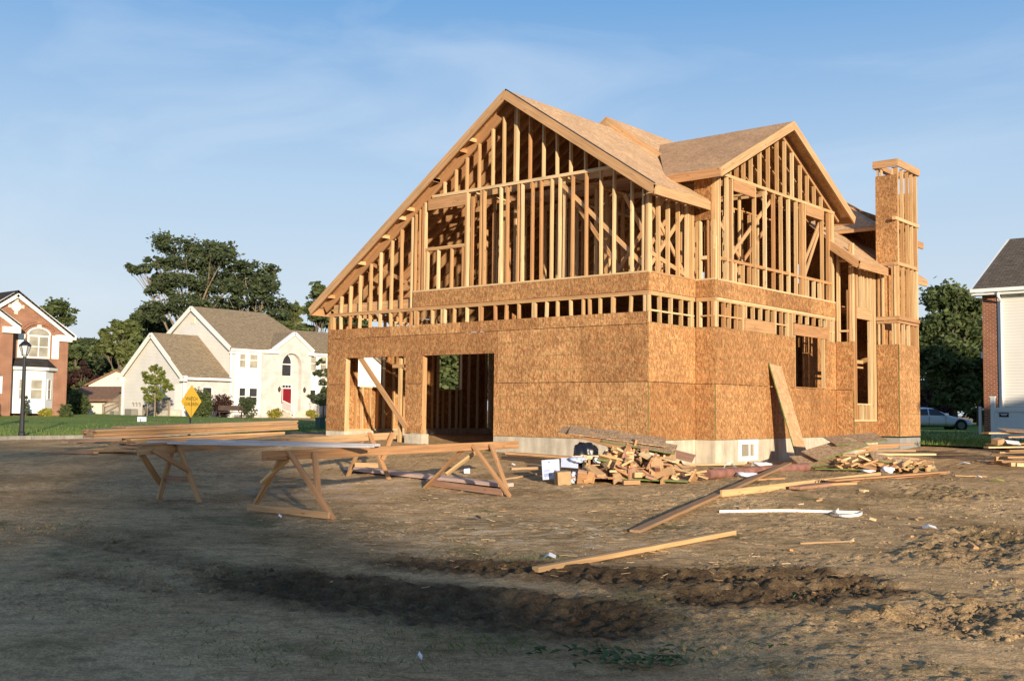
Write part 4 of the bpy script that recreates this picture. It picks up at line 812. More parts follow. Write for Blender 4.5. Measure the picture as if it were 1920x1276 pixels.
# ------------------------------------------------------------------ neighbouring houses
def window(par, o, eu, en, u0, z0, u1, z1, glass=M_GLASS, fr=.07, rail=True, bars=0, fm=None):
    """frame with a pane and a meeting rail, proud of the wall; en points outwards"""
    eu, en, o = Vector(eu), Vector(en), Vector(o); f = MB(); k = o + en * .045
    for r in ((u0 - fr, z0 - fr, u1 + fr, z0), (u0 - fr, z1, u1 + fr, z1 + fr), (u0 - fr, z0, u0, z1), (u1, z0, u1 + fr, z1)): wall(f, k, eu, Z, -en * .045, r)
    if rail: zm = (z0 + z1) / 2; wall(f, o + en * .035, eu, Z, -en * .03, (u0, zm - .03, u1, zm + .03))
    for i in range(bars): um = u0 + (u1 - u0) * (i + 1) / (bars + 1); wall(f, o + en * .036, eu, Z, -en * .03, (um - .035, z0, um + .035, z1))
    w = f.build('window', fm or M_WHITE, par); p = MB(); wall(p, o + en * .012, eu, Z, -en * .01, (u0, z0, u1, z1)); p.build('pane', glass, w); return w
def gable_wall(mb, o, eu, th, w, z0, ze, zr, um=None): mb.prism(o, eu, Z, [(0, z0), (w, z0), (w, ze), (w / 2 if um is None else um, zr), (0, ze)], th)
def slope(mb, a, b, c, d, th=.14):
    """roof slab with eave a-b and ridge d-c"""
    a, b, c, d = map(Vector, (a, b, c, d)); eu = (b - a).normalized(); n = eu.cross(d - a).normalized(); n = n if n.z > 0 else -n; ev = n.cross(eu); ev = ev if ev.dot(d - a) > 0 else -ev
    mb.prism(a, eu, ev, [((p - a).dot(eu), (p - a).dot(ev)) for p in (a, b, c, d)], -n * th)
# pale two storey house; its front looks along +X, its gable along -Y
WX = -62.31
wh = thing('pale_brick_house', (WX, 37, -.3), 'pale two storey house with tan shingle roof and dark red front door', 'house')
def wp(mb, n, m, p=None): return mb.build(n, m, p or wh)
mb = MB(); gable_wall(mb, (-73.5, 33.49, 0), X, Y * .2, 11.19, -.9, 5.3, 9.0); wp(mb, 'side_wall', M_SIDE)
mb = MB(); wall(mb, (WX, 0, 0), Y, Z, -X * .2, (33.69, -.9, 46.5, 5.45)); wp(mb, 'front_wall', M_PALEBRICK)
mb = MB(); wall(mb, (-73.5, 0, 0), Y, Z, X * .2, (33.69, -.9, 46.5, 5.45)); wall(mb, (0, 46.5, 0), X, Z, Y * .2, (-73.5, -.9, WX, 5.45)); wp(mb, 'rear_wall', M_SIDE)
mb = MB(); slope(mb, (WX + .35, 33.2, 5.42), (WX + .35, 43.3, 5.42), (-67.9, 40.9, 9.15), (-67.9, 33.2, 9.15)); slope(mb, (WX + .35, 43.3, 5.42), (WX + .35, 47, 5.42), (-65.6, 47, 7.6), (-65.6, 42.3, 7.6)); slope(mb, (-73.9, 47, 5.42), (-73.9, 33.2, 5.42), (-67.9, 33.2, 9.15), (-67.9, 41, 9.15))
slope(mb, (-65.6, 42.3, 7.6), (-65.6, 47, 7.6), (-69, 47, 7.7), (-69, 42.3, 7.7)); rf_w = wp(mb, 'roof', M_SHTAN)
mb = MB(); mb.bar((-73.75, 33.22, 5.36), (-67.9, 33.22, 9.0), .12, .34); wp(mb, 'rake_trim', M_WHITE)
mb = MB(); mb.bar((-67.9, 33.22, 9.0), (WX + .2, 33.22, 5.36), .12, .34); wp(mb, 'rake_trim', M_WHITE)
mb = MB(); mb.bar((WX + .32, 33.25, 5.28), (WX + .32, 37.6, 5.28), .14, .2); mb.bar((WX + .12, 33.3, 5.05), (WX + .12, 36.4, 5.05), .22, .22); wp(mb, 'eave_trim', M_WHITE)
mb = MB(); mb.bar((WX + .32, 41.5, 5.28), (WX + .32, 47, 5.28), .14, .2); wp(mb, 'eave_trim', M_WHITE)
mb = MB(); mb.bar((-68.2, 33.46, 7.95), (-67.6, 33.46, 7.95), .06, .55); wp(mb, 'gable_vent', M_LOUVRE)
mb = MB(); mb.tube([(WX + .1, 33.4, 5.1), (WX + .1, 33.4, 2.9)], .06, 6); wp(mb, 'downspout', M_WHITE)
for y0, y1 in ((33.9, 36.38), (41.5, 44.2)):   # white panelled bays
    mb = MB(); wall(mb, (WX + .18, 0, 0), Y, Z, -X * .18, (y0, -.05, y1, 5.32)); pn = wp(mb, 'panel_bay', M_PANEL)
for a in ((34.22, 3.86, 34.78, 5.1), (35.22, 3.84, 36.0, 5.12)): window(wh, (WX + .18, 0, 0), Y, X, *a, glass=M_CURT)
for a in ((34.25, .80, 34.82, 2.13), (35.25, .74, 36.0, 2.13), (41.66, .85, 42.24, 2.12), (42.75, .80, 43.5, 2.1)): window(wh, (WX + .18, 0, 0), Y, X, *a)
for a in ((41.66, 3.84, 42.26, 5.08), (42.73, 3.79, 43.43, 5.08)): window(wh, (WX + .18, 0, 0), Y, X, *a, glass=M_CURT)
# entry bay with an arched recess
EX = WX + .45; mb = MB(); cu = [(38.37, -.05)]; n = 12
arc = [(39.41 + 1.04 * math.cos(math.pi - math.pi * i / n), 4.18 + 1.06 * math.sin(math.pi * i / n)) for i in range(n + 1)]
mb.prism((EX, 0, 0), Y, Z, [(36.4, -.5), (38.37, -.5)] + arc + [(40.45, -.5), (41.5, -.5), (41.5, 5.6), (39.5, 7.0), (36.4 + 1.1, 5.6), (36.4, 5.3)], -X * .45); ent = wp(mb, 'entry_bay', M_PALEBRICK)
mb = MB(); mb.bar((EX + .1, 37.35, 5.5), (EX + .1, 39.5, 6.98), .3, .26); mb.bar((EX + .1, 39.5, 6.98), (EX + .1, 41.6, 5.5), .3, .26); wp(mb, 'gable_trim', M_WHITE)
mb = MB(); mb.bar((EX + .1, 36.3, 5.25), (EX + .1, 37.9, 5.25), .3, .26); wp(mb, 'eave_trim', M_WHITE); mb = MB(); mb.bar((EX + .1, 41.1, 5.25), (EX + .1, 41.7, 5.25), .3, .26); wp(mb, 'eave_trim', M_WHITE)
mb = MB(); slope(mb, (EX + .2, 37.3, 5.6), (-65.0, 37.3, 5.6), (-65.0, 39.5, 7.1), (EX + .2, 39.5, 7.1), .1); slope(mb, (-65.0, 41.7, 5.6), (EX + .2, 41.7, 5.6), (EX + .2, 39.5, 7.1), (-65.0, 39.5, 7.1), .1); wp(mb, 'entry_roof', M_SHTAN)
window(wh, (WX + .02, 0, 0), Y, X, 38.48, 3.3, 39.6, 4.25, rail=False)
mb = MB(); mb.prism((WX + .05, 0, 0), Y, Z, [(39.04 + .56 * math.cos(math.pi * i / 10), 4.36 + .75 * math.sin(math.pi * i / 10)) for i in range(11)], -X * .02); ar = wp(mb, 'arched_window', M_GLASS)
mb = MB(); mb.tube([(WX + .06, 39.04 + .6 * math.cos(math.pi * i / 10), 4.36 + .8 * math.sin(math.pi * i / 10)) for i in range(11)], .05, 6); mb.build('arch_frame', M_WHITE, ar)
mb = MB(); wall(mb, (WX + .05, 0, 0), Y, Z, -X * .04, (38.35, .25, 39.8, 2.6)); dfr = wp(mb, 'door_frame', M_WHITE)
mb = MB(); wall(mb, (WX + .08, 0, 0), Y, Z, -X * .03, (38.82, .32, 39.68, 2.2)); dr_ = wp(mb, 'front_door', M_RED)
mb = MB(); wall(mb, (WX + .08, 0, 0), Y, Z, -X * .03, (38.43, .9, 38.74, 2.2)); wp(mb, 'side_light', M_RED)
for i in range(4): mb = MB(); wall(mb, (WX + .07, 0, 0), Y, Z, -X * .02, (38.45 + i * .31, 2.29, 38.70 + i * .31, 2.5)); wp(mb, 'transom_pane', M_GLASS)
for y in (38.05, 40.75): mb = MB(); mb.lathe((EX + .1, y, 1.88), [(.02, 0), (.10, .08), (.13, .32), (.05, .42), (.02, .5)], 8); wp(mb, 'wall_lantern', M_DARK)
for i, z in enumerate((-.3, -.12, .06)): mb = MB(); mb.box(WX + .05, 38.5 - .2 * (2 - i) * .4, z - .3, WX + 1.9 - .35 * i, 41.3 + .1 * (2 - i), z + .18 - .02); wp(mb, 'front_step', M_CONC_W)
for y0 in (38.5, 41.2):
    mb = MB(); a, b = Vector((WX + .5, y0, 1.15)), Vector((WX + 2.0, y0, .72)); mb.bar(a, b, .06, .07); mb.bar(a - Z * .75, b - Z * .75, .05, .05)
    for i in range(12): t = i / 11; p = a.lerp(b, t); mb.box(p.x - .016, p.y - .016, p.z - .78, p.x + .016, p.y + .016, p.z)
    mb.box(b.x - .05, b.y - .05, -.35, b.x + .05, b.y + .05, b.z + .08); wp(mb, 'stair_railing', M_WHITE)
# its garage wing
mb = MB(); gable_wall(mb, (-71.6, 29.26, 0), X, Y * .2, 9.2, -.9, 2.95, 6.45); wp(mb, 'garage_gable', M_SIDE)
mb = MB(); wall(mb, (-62.42, 0, 0), Y, Z, -X * .2, (29.46, -.9, 33.49, 3.0)); wp(mb, 'garage_front_wall', M_PALEBRICK); mb = MB(); wall(mb, (-71.6, 0, 0), Y, Z, X * .2, (29.46, -.9, 33.49, 3.0)); wp(mb, 'garage_rear_wall', M_SIDE)
mb = MB(); slope(mb, (-62.05, 28.95, 2.9), (-62.05, 33.45, 2.9), (-67.1, 33.45, 6.6), (-67.1, 28.95, 6.6)); slope(mb, (-72.0, 33.45, 2.9), (-72.0, 28.95, 2.9), (-67.1, 28.95, 6.6), (-67.1, 33.45, 6.6)); wp(mb, 'garage_roof', M_SHTAN)
for sgn in (-1, 1): mb = MB(); mb.bar((-67.05 + sgn * 4.75, 28.97, 2.83), (-67.05, 28.97, 6.42), .12, .34); wp(mb, 'rake_trim', M_WHITE)
mb = MB(); mb.bar((-62.02, 28.95, 2.78), (-62.02, 33.45, 2.78), .14, .2); wp(mb, 'eave_trim', M_WHITE)
for x in (-71.75, -62.3): mb = MB(); mb.box(x - .35, 28.95, 2.55, x + .3, 29.24, 3.0); wp(mb, 'eave_return', M_WHITE)
mb = MB(); mb.tube([(-62.38, 29.2, 2.7), (-62.38, 29.2, -.35)], .06, 6); wp(mb, 'downspout', M_WHITE); mb = MB(); mb.box(-71.68, 29.2, -.5, -71.48, 29.3, 2.6); wp(mb, 'corner_board', M_WHITE)
window(wh, (-62.42, 0, 0), Y, X, 30.97, .8, 31.77, 2.1)
mb = MB(); wall(mb, (0, 29.22, 0), X, Z, Y * .03, (-63.66, .28, -62.75, 2.32)); wp(mb, 'side_door', M_WHITE)
mb = MB(); mb.lathe((-64.25, 29.12, 1.85), [(.02, 0), (.13, .1), (.13, .36), (.03, .5)], 8); wp(mb, 'wall_lantern', M_DARK)
for x in (-69.7, -69.2, -68.7): mb = MB(); mb.tube([(x, 29.22, .55), (x, 29.22, .8), (x, 29.1, .82)], .045, 5); wp(mb, 'wall_vent', M_ACU)
for x, w in ((-67.0, .2), (-66.2, .18)): mb = MB(); mb.box(x, 29.1, .35, x + w * 2, 29.25, .85); wp(mb, 'meter_box', M_GUTTER)
def railstair(name, x0, x1, y, z_top, z_bot, xflat, label, m=M_DECKW):
    """wooden steps with a landing: rails, posts, balusters"""
    t = thing(name, (x0, y, gz(x0, y)), label, 'steps'); g0 = gz(x0, y)
    pts = [(x0, z_bot), (xflat, z_top), (x1, z_top)]
    mb = MB()
    for (xa, za), (xb, zb2) in zip(pts, pts[1:]): mb.bar((xa, y, za + .9), (xb, y, zb2 + .9), .07, .09)
    for (xa, za), (xb, zb2) in zip(pts, pts[1:]): mb.bar((xa, y, za + .12), (xb, y, zb2 + .12), .05, .09)
    mb.build('handrail', m, t)
    mb = MB(); n = 26
    for i in range(n):
        x = x0 + (x1 - x0) * i / (n - 1); z = np.interp(x, sorted([x0, xflat, x1]), [q for _, q in sorted(pts)]); mb.box(x - .02, y - .02, z + .12, x + .02, y + .02, z + .9)
    mb.build('balusters', m, t)
    for x, z in pts: p = MB(); p.box(x - .06, y - .06, g0 - .2, x + .06, y + .06, z + 1.02); p.build('post', m, t)
    mb = MB(); mb.prism((0, y + .1, 0), X, Z, [(x0, g0 - .2), (x1, g0 - .2), (x1, z_top), (xflat, z_top), (x0, max(z_bot, g0))], Y * .9); mb.build('step_body', M_CONC_W, t); return t
railstair('wooden_steps', -66.3, -62.6, 28.1, .25, -.35, -64.4, 'grey railed steps up to the white side door of the pale house')
railstair('deck_steps', -76.4, -71.9, 30.2, .55, -.30, -73.6, 'grey wooden deck steps at the far corner of the pale house')
ac = MB(); ac.box(-69.5, 28.3, -.4, -68.5, 28.9, .32); tag(ac.build('air_conditioner', M_ACU), 'grey air conditioner unit beside the gable wall of pale house', 'air conditioner')
ac = MB(); ac.box(-72.9, 28.9, -.35, -72.2, 29.5, .12); tag(ac.build('utility_box', M_ACU), 'small grey box by the deck steps of pale house', 'utility box')

# red brick house, seen front on at the left edge
BR = Vector((0, 1, 0)); BN = Vector((1, 0, 0)); BXp = -62.1; KA = (on(130, 640, 0, BXp).y - on(28, 640, 0, BXp).y) / (102 / FPX * 76); BO = Vector((BXp, on(28, 640, 0, BXp).y + 35.18 * KA, 0)); BR = BR * KA
def bp3(a, z, off=0): return BO + BR * a + BN * off + Z * z
bh = thing('red_brick_house', bp3(-33, -.2), 'red brick two storey house with white trim and a white bay window', 'house')
mb = MB(); mb.prism(BO, BR, Z, [(-42.5, -.9), (-31.4, -.9), (-31.4, 5.7), (-35.2, 8.25), (-38.9, 5.7), (-42.5, 5.7)], -BN * .25); mb.build('front_wall', M_BRICK, bh)
mb = MB(); wall(mb, BO + BR * -31.4 - BN * .25, -BN, Z, -BR.normalized() * .25, (0, -.9, 9, 5.6)); mb.build('side_wall', M_BRICK, bh)
def brf(mb, a0, z0, a1, z1, f, b, th=.16): slope(mb, bp3(a0, z0, f), bp3(a0, z0, -b), bp3(a1, z1, -b), bp3(a1, z1, f), th)
mb = MB(); brf(mb, -31.05, 5.55, -35.2, 8.5, .3, 9); brf(mb, -39.4, 5.5, -35.2, 8.5, .3, 9); slope(mb, bp3(-43.5, 5.6, .3), bp3(-35, 5.6, .3), bp3(-35, 9.2, -4.5), bp3(-43.5, 9.2, -4.5)); mb.build('roof', M_SHBLK, bh)
for a0, z0, a1, z1 in ((-31.1, 5.6, -35.2, 8.42), (-35.2, 8.42, -39.3, 5.6)): mb = MB(); mb.bar(bp3(a0, z0 - .18, .22), bp3(a1, z1 - .18, .22), .14, .42); mb.build('rake_trim', M_WHITE, bh)
mb = MB(); mb.bar(bp3(-32.35, 5.42, .12), bp3(-30.95, 5.42, .12), .3, .30); mb.bar(bp3(-32.3, 5.2, .08), bp3(-31.2, 5.2, .08), .2, .16); mb.build('eave_return', M_WHITE, bh)
mb = MB(); mb.prism(bp3(0, 0, .05), BR, Z, [(-35.2 + .34 * math.cos(t * .5236), 7.38 + .34 * math.sin(t * .5236)) for t in range(12)], -BN * .06); rv = mb.build('round_vent', M_WHITE, bh)
for k in range(4): an = k * math.pi / 2; c = (-35.2 + .42 * math.cos(an), 7.38 + .42 * math.sin(an)); mb = MB(); wall(mb, bp3(0, 0, .06), BR, Z, -BN * .05, (c[0] - .12, c[1] - .12, c[0] + .12, c[1] + .12)); mb.build('vent_keystone', M_CREAM, bh)
# upper arched window with shutters
W0, W1 = -34.35, -32.75
window(bh, bp3(0, 0, .02), BR, BN, W0 + .12, 3.95, W1 - .12, 5.35, glass=M_CURT, bars=1, fr=.12)
mb = MB(); mb.prism(bp3(0, 0, .04), BR, Z, [((W0 + W1) / 2 + .72 * math.cos(math.pi * i / 10), 5.48 + .42 * math.sin(math.pi * i / 10)) for i in range(11)], -BN * .03); ar = mb.build('arched_window', M_CURT, bh)
mb = MB(); mb.tube([bp3((W0 + W1) / 2 + .8 * math.cos(math.pi * i / 10), 5.48 + .5 * math.sin(math.pi * i / 10), .06) for i in range(11)], .07, 6); mb.build('arch_frame', M_WHITE, ar)
mb = MB(); mb.tube([bp3((W0 + W1) / 2 + 1.1 * math.cos(math.pi * i / 10), 5.62 + .68 * math.sin(math.pi * i / 10), .0) for i in range(1, 10)], .12, 6); mb.build('brick_arch', M_BRICKD, bh)
mb = MB(); wall(mb, bp3(0, 0, .07), BR, Z, -BN * .07, ((W0 + W1) / 2 - .14, 6.0, (W0 + W1) / 2 + .14, 6.4)); mb.build('keystone', M_CREAM, bh)
for a0, a1 in ((-35.0, -34.5), (-32.6, -32.1)): mb = MB(); wall(mb, bp3(0, 0, .06), BR, Z, -BN * .05, (a0, 3.85, a1, 5.5)); mb.build('shutter', M_WHITE, bh)
# bay window with a dark hipped roof
bay = [(-36.0, .0), (-35.35, .75), (-33.3, .75), (-32.4, .0)]
mb = MB()
for (a, o_), (b, o2) in zip(bay, bay[1:]):
    p, q_ = bp3(a, 0, o_), bp3(b, 0, o2); e = (q_ - p); L = e.length; e.normalize(); wall(mb, p, e, Z, -e.cross(Z) * .15, (0, -.02, L, 3.05))
by = mb.build('bay_window', M_PANEL, bh)
for (i, u0, u1) in ((1, .22 * KA, .62 * KA), (1, 1.03 * KA, 1.80 * KA), (2, .35, .8)):
    (a, o_), (b, o2) = bay[i], bay[i + 1]; p, q_ = bp3(a, 0, o_), bp3(b, 0, o2); e = (q_ - p).normalized(); n_ = e.cross(Z); w = window(bh, p + n_ * .005, e, n_, u0, 1.0, u1, 2.3, glass=M_CURT)
mb = MB(); lo_ = [bp3(-36.1, 3.2, 0), bp3(-35.5, 3.2, .95), bp3(-33.25, 3.2, .95), bp3(-32.15, 3.2, 0)]; hi_ = [bp3(-35.6, 3.8, 0), bp3(-35.2, 3.75, .15), bp3(-33.2, 3.75, .15), bp3(-32.85, 3.8, 0)]
mb.add(lo_ + hi_, [(0, 1, 5, 4), (1, 2, 6, 5), (2, 3, 7, 6), (4, 5, 6, 7), (3, 2, 1, 0)], [(0, 0, 0), (.9, 0, 0), (2.6, 0, 0), (3.5, 0, 0), (.2, .9, 0), (1, .9, 0), (2.4, .9, 0), (3.2, .9, 0)]); mb.build('bay_roof', M_SHBLK, bh)
mb = MB()
for p, q_ in zip(lo_, lo_[1:]): mb.bar(p - Z * .12, q_ - Z * .12, .1, .2)
mb.build('bay_eave', M_WHITE, bh)
# projecting porch gable at the left edge
mb = MB(); mb.prism(bp3(0, 0, 1.4), BR, Z, [(-42, -.9), (-35.95, -.9), (-35.95, 5.9), (-38.4, 7.5), (-42, 5.2)], -BN * 1.4); mb.build('porch_wall', M_BRICK, bh)
mb = MB(); mb.bar(bp3(-35.6, 5.85, 1.5), bp3(-38.4, 7.72, 1.5), .2, .42); mb.build('rake_trim', M_WHITE, bh); mb = MB(); mb.bar(bp3(-36.7, 5.62, 1.5), bp3(-35.55, 5.62, 1.5), .3, .42); mb.build('eave_return', M_WHITE, bh)
mb = MB(); slope(mb, bp3(-35.5, 5.95, 1.7), bp3(-35.5, 5.95, .02), bp3(-38.4, 7.95, .02), bp3(-38.4, 7.95, 1.7), .1); mb.build('porch_roof', M_SHBLK, bh)
mb = MB(); mb.tube([bp3(-35.88, 5.5, .2), bp3(-35.88, -.1, .2)], .06, 6); mb.build('downspout', M_DARK, bh)
mb = MB(); mb.lathe(bp3(-36.85, 2.2, 1.52), [(.02, 0), (.12, .08), (.14, .3), (.04, .45)], 8); mb.build('wall_lantern', M_DARK, bh)
mb = MB(); mb.prism(bp3(0, 0, 2.6), BR, Z, [(-37.95, -.2), (-37.3, -.2), (-37.3, .8), (-37.55, 1.15), (-37.95, 1.2)], -BN * .12); mb.build('stair_panel', M_PANEL, bh)
mb = MB(); mb.prism(bp3(0, 0, 3.0), BR, Z, [(-41, -.5), (-37.5, -.5), (-37.5, .25), (-41, .25)], -BN * 1.6); mb.build('porch_step', M_BRICK, bh)

# low houses far behind, between the brick house and the pale house
def lowhouse(px0, px1, pxr, yr, ye, yb, d, wm, rm, label):
    a = dep(px0, ye, d); b = dep(px1, ye, d); r = dep(pxr, yr, d); t = thing('distant_house', (a.x, a.y, a.z - 3), label, 'house')
    e = RH; w = (b - a).dot(e); um = (r - a).dot(e); zb = dep(px0, yb, d).z
    mb = MB(); mb.prism((a.x, a.y, 0), e, Z, [(0, zb - 1), (w, zb - 1), (w, a.z), (um, r.z), (0, a.z)], FH * 8); mb.build('wall', wm, t)
    mb = MB(); A = Vector((a.x, a.y, a.z + .05)) - e * .3 - FH * .3; Rr = Vector((a.x, a.y, r.z + .15)) + e * um - FH * .3; B = Vector((a.x, a.y, a.z + .05)) + e * (w + .3) - FH * .3
    slope(mb, A, A + FH * 8.5, Rr + FH * 8.5, Rr, .15); slope(mb, B + FH * 8.5, B, Rr, Rr + FH * 8.5, .15); mb.build('roof', rm, t); return t
lowhouse(166, 300, 219, 695, 722, 775, 100, M_CREAM, M_BROWNROOF, 'cream gabled house far behind the deck steps')
lowhouse(618, 742, 684, 652, 708, 790, 86, M_SIDE, M_SHTAN, 'cream gabled house glimpsed through the first garage door opening')
t = thing('brown_roof_house', dep(190, 775, 95), 'low house with a plain brown hip roof behind the deck steps', 'house')
a, b = dep(147, 748, 95), dep(236, 748, 95); c_, d_ = dep(240, 725, 99), dep(150, 724, 99)
mb = MB(); slope(mb, a, b, c_, d_, .2); mb.build('roof', M_BROWNROOF, t); mb = MB(); e = (b - a).normalized(); wall(mb, a + FH * .8 + e * .5, e, Z, FH * 5, (0, -3, (b - a).length - 1, -.1)); mb.build('wall', M_SIDEG, t)

# cream house at the right edge: long side faces -Y, gable faces -X
rh = thing('cream_siding_house', (0, 24.6, -.2), 'cream siding house with a brick corner and dark shingle roof', 'house')
RY = 24.64
def rp3(mb, n, m, p=None): return mb.build(n, m, p or rh)
mb = MB(); wall(mb, (0, RY, 0), X, Z, Y * .3, (-.61, -.9, -.02, 5.3)); mb.prism((-.61, RY, 0), Y, Z, [(0.3, -.9), (9.4, -.9), (9.4, 5.3), (4.7, 7.85), (.3, 5.42)], X * .3); rp3(mb, 'brick_wall', M_BRICKD)
mb = MB(); wall(mb, (0, RY + .02, 0), X, Z, Y * .3, (-.02, -.9, 14, 5.3)); rp3(mb, 'siding_wall', M_SIDE)
mb = MB(); slope(mb, (-.84, RY - .35, 5.5), (14.3, RY - .35, 5.5), (14.3, RY + 4.7, 8.1), (-.84, RY + 4.7, 8.1)); slope(mb, (14.3, RY + 9.75, 5.5), (-.84, RY + 9.75, 5.5), (-.84, RY + 4.7, 8.1), (14.3, RY + 4.7, 8.1)); rp3(mb, 'roof', M_SHDARK)
mb = MB(); mb.bar((-.93, RY - .38, 5.40), (14.3, RY - .38, 5.40), .14, .14); rp3(mb, 'gutter', M_GUTTER)
mb = MB(); mb.bar((-.9, RY - .17, 5.27), (14.3, RY - .17, 5.27), .36, .08); rp3(mb, 'soffit', M_WHITE); mb = MB(); mb.bar((-.88, RY - .33, 5.36), (-.88, RY + 4.7, 7.98), .10, .22); rp3(mb, 'rake_trim', M_WHITE)
mb = MB(); mb.tube([(.08, RY - .38, 5.3), (.08, RY - .36, 5.15), (.1, RY - .06, 4.95), (.1, RY - .06, -.3)], .055, 8); rp3(mb, 'downspout', M_GUTTER)
mb = MB(); mb.box(-.04, RY - .03, -.4, .04, RY + .02, 5.2); rp3(mb, 'corner_board', M_GUTTER)
# porch post and rail behind the corner
pp = thing('porch_railing', (-1.0, 26.6, -.3), 'white porch post with a short railing behind the brick corner', 'porch railing')
mb = MB(); mb.box(-1.09, 26.55, .1, -.93, 26.7, 2.9); mb.box(-1.25, 26.5, 2.9, -.62, 26.75, 3.15); mb.build('post', M_BLUEW, pp); mb = MB(); mb.box(-1.40, 26.58, -.4, -1.30, 26.68, .95); mb.box(-1.3, 26.6, .8, -1.09, 26.66, .88); mb.build('railing', M_BLUEW, pp)

# white vinyl fence with a small navy plate
FA = G(1863, 826); FZ = dep(1863, 826, (FA - Vector(CAM)).dot(Vector(FW))).z
vf = thing('vinyl_fence', FA, 'white vinyl panel fence with a small navy plate near its post', 'fence')
FHt = 1.55; fe = Vector((1, .12, 0)).normalized(); fn = Vector((fe.y, -fe.x, 0))
for k in range(3):
    p0 = FA + fe * (k * 2.4); p = MB(); p.box(p0.x - .07, p0.y - .07, FA.z - .3, p0.x + .07, p0.y + .07, FA.z + FHt + .02); p.box(p0.x - .09, p0.y - .09, FA.z + FHt + .021, p0.x + .09, p0.y + .09, FA.z + FHt + .06); p.build('post', M_BLUEW, vf)
    if k < 2:
        p = MB(); wall(p, p0 - fn * .01, fe, Z, -fn * .03, (.07, FA.z, 2.33, FA.z + FHt - .1)); pn = p.build('panel', M_BLUEW, vf); p = MB(); wall(p, p0 + fn * .03, fe, Z, -fn * .08, (.07, FA.z + FHt - .16, 2.33, FA.z + FHt - .02)); p.build('rail', M_BLUEW, vf)
        p = MB()
        for i in range(14): wall(p, p0 - fn * .005, fe, Z, -fn * .006, (.1 + i * .16, FA.z + .05, .108 + i * .16, FA.z + FHt - .17))
        p.build('groove', M_GUTTER, vf)
p = MB(); wall(p, FA + fn * .0, fe, Z, -fn * .004, (.20, FA.z + FHt - .36, .52, FA.z + FHt - .20)); pl = p.build('name_plate', M_NAVY, vf)
p = MB()
for z_, u0, u1 in ((.245, .24, .48), (.29, .27, .45)): wall(p, FA + fn * .004, fe, Z, -fn * .002, (u0, FA.z + FHt - z_ - .012, u1, FA.z + FHt - z_ + .012))
p.build('plate_writing', M_BLUEW, pl)

# unseen house added on the right to cast shade over the side lawn
nh = thing('unseen_shade_house', (24.5, 12, -.3), 'plain cream low house added out of the picture to shade the side lawn', 'house')
mb = MB(); gable_wall(mb, (19, 1, 0), X, Y * .25, 11, -1.5, 4.7, 6.3); gable_wall(mb, (19, 21.75, 0), X, Y * .25, 11, -1.5, 4.7, 6.3); wall(mb, (19, 0, 0), Y, Z, X * .25, (1.25, -1.5, 21.75, 4.7)); wall(mb, (30, 0, 0), Y, Z, -X * .25, (1.25, -1.5, 21.75, 4.7)); mb.build('wall', M_SIDE, nh)
mb = MB(); slope(mb, (18.6, 22.3, 4.6), (18.6, .6, 4.6), (24.5, .6, 6.45), (24.5, 22.3, 6.45)); slope(mb, (30.4, .6, 4.6), (30.4, 22.3, 4.6), (24.5, 22.3, 6.45), (24.5, .6, 6.45)); mb.build('roof', M_SHDARK, nh)
for y in (9, 13, 17): window(nh, (19, 0, 0), -Y, -X, -y - 1, .8, -y, 2.2)

# ------------------------------------------------------------------ trees and shrubs
def leafcloud(clumps, size, dens, flat=1.0):
    """leaf quads: clumps are (centre, radii); returns verts, tone"""
    V, T = [], []
    for c, r in clumps:
        r = np.array(r); vol = (r[0] * r[1] * r[2]) ** (1 / 3); ns = max(5, int(dens * vol ** 1.6)); m = 26
        d = NR.normal(size=(ns, 3)); d /= np.linalg.norm(d, axis=1)[:, None]; rad = (.45 + .62 * NR.rand(ns) ** .6)[:, None]
        sub = np.array(c) + d * rad * r; st = NR.rand(ns) * .55
        sp = vol * .20 * (.6 + .8 * NR.rand(ns))
        ctr = np.repeat(sub, m, 0) + NR.normal(size=(ns * m, 3)) * np.repeat(sp, m)[:, None] * np.array([1, 1, .62])
        n = len(ctr); s = size * (.6 + .9 * NR.rand(n)); a = NR.normal(size=(n, 3)); a[:, 2] *= .6 * flat; a /= np.linalg.norm(a, axis=1)[:, None]
        b = np.cross(a, NR.normal(size=(n, 3))); b /= np.linalg.norm(b, axis=1)[:, None]
        q = np.zeros((n, 4, 3)); q[:, 0] = ctr - a * s[:, None]; q[:, 1] = ctr + b * s[:, None] * .55; q[:, 2] = ctr + a * s[:, None]; q[:, 3] = ctr - b * s[:, None] * .55
        V.append(q.reshape(-1, 3)); T.append(np.repeat(np.clip(np.repeat(st, m) + NR.rand(n) * .45, 0, 1), 4))
    return np.concatenate(V), np.concatenate(T)
M_LEAF = leaf_mat('broad_leaf', (.068, .094, .034), (.108, .14, .05), (.17, .195, .075), .42); M_LEAFD = leaf_mat('dark_leaf', (.060, .080, .038), (.092, .118, .052), (.145, .17, .075), .45)  # leaf tones lightened to stand in for distant haze
M_LEAFL = leaf_mat('light_leaf', (.085, .11, .034), (.135, .16, .05), (.21, .22, .08), .35); M_LEAFY = leaf_mat('golden_leaf', (.22, .21, .03), (.30, .27, .04), (.36, .32, .07)); M_LEAFR = leaf_mat('purple_leaf', (.035, .015, .018), (.055, .022, .02), (.07, .04, .025))
M_SAPL = leaf_mat('young_maple_leaf', (.09, .12, .02), (.15, .18, .035), (.24, .24, .06))
M_BARK = simple('tree_bark', (.16, .125, .09), .95, .1, .35, 7, 0, .6); M_BARKP = simple('pale_bark', (.22, .17, .115), .95, .1, .3, 5, 0, .5)
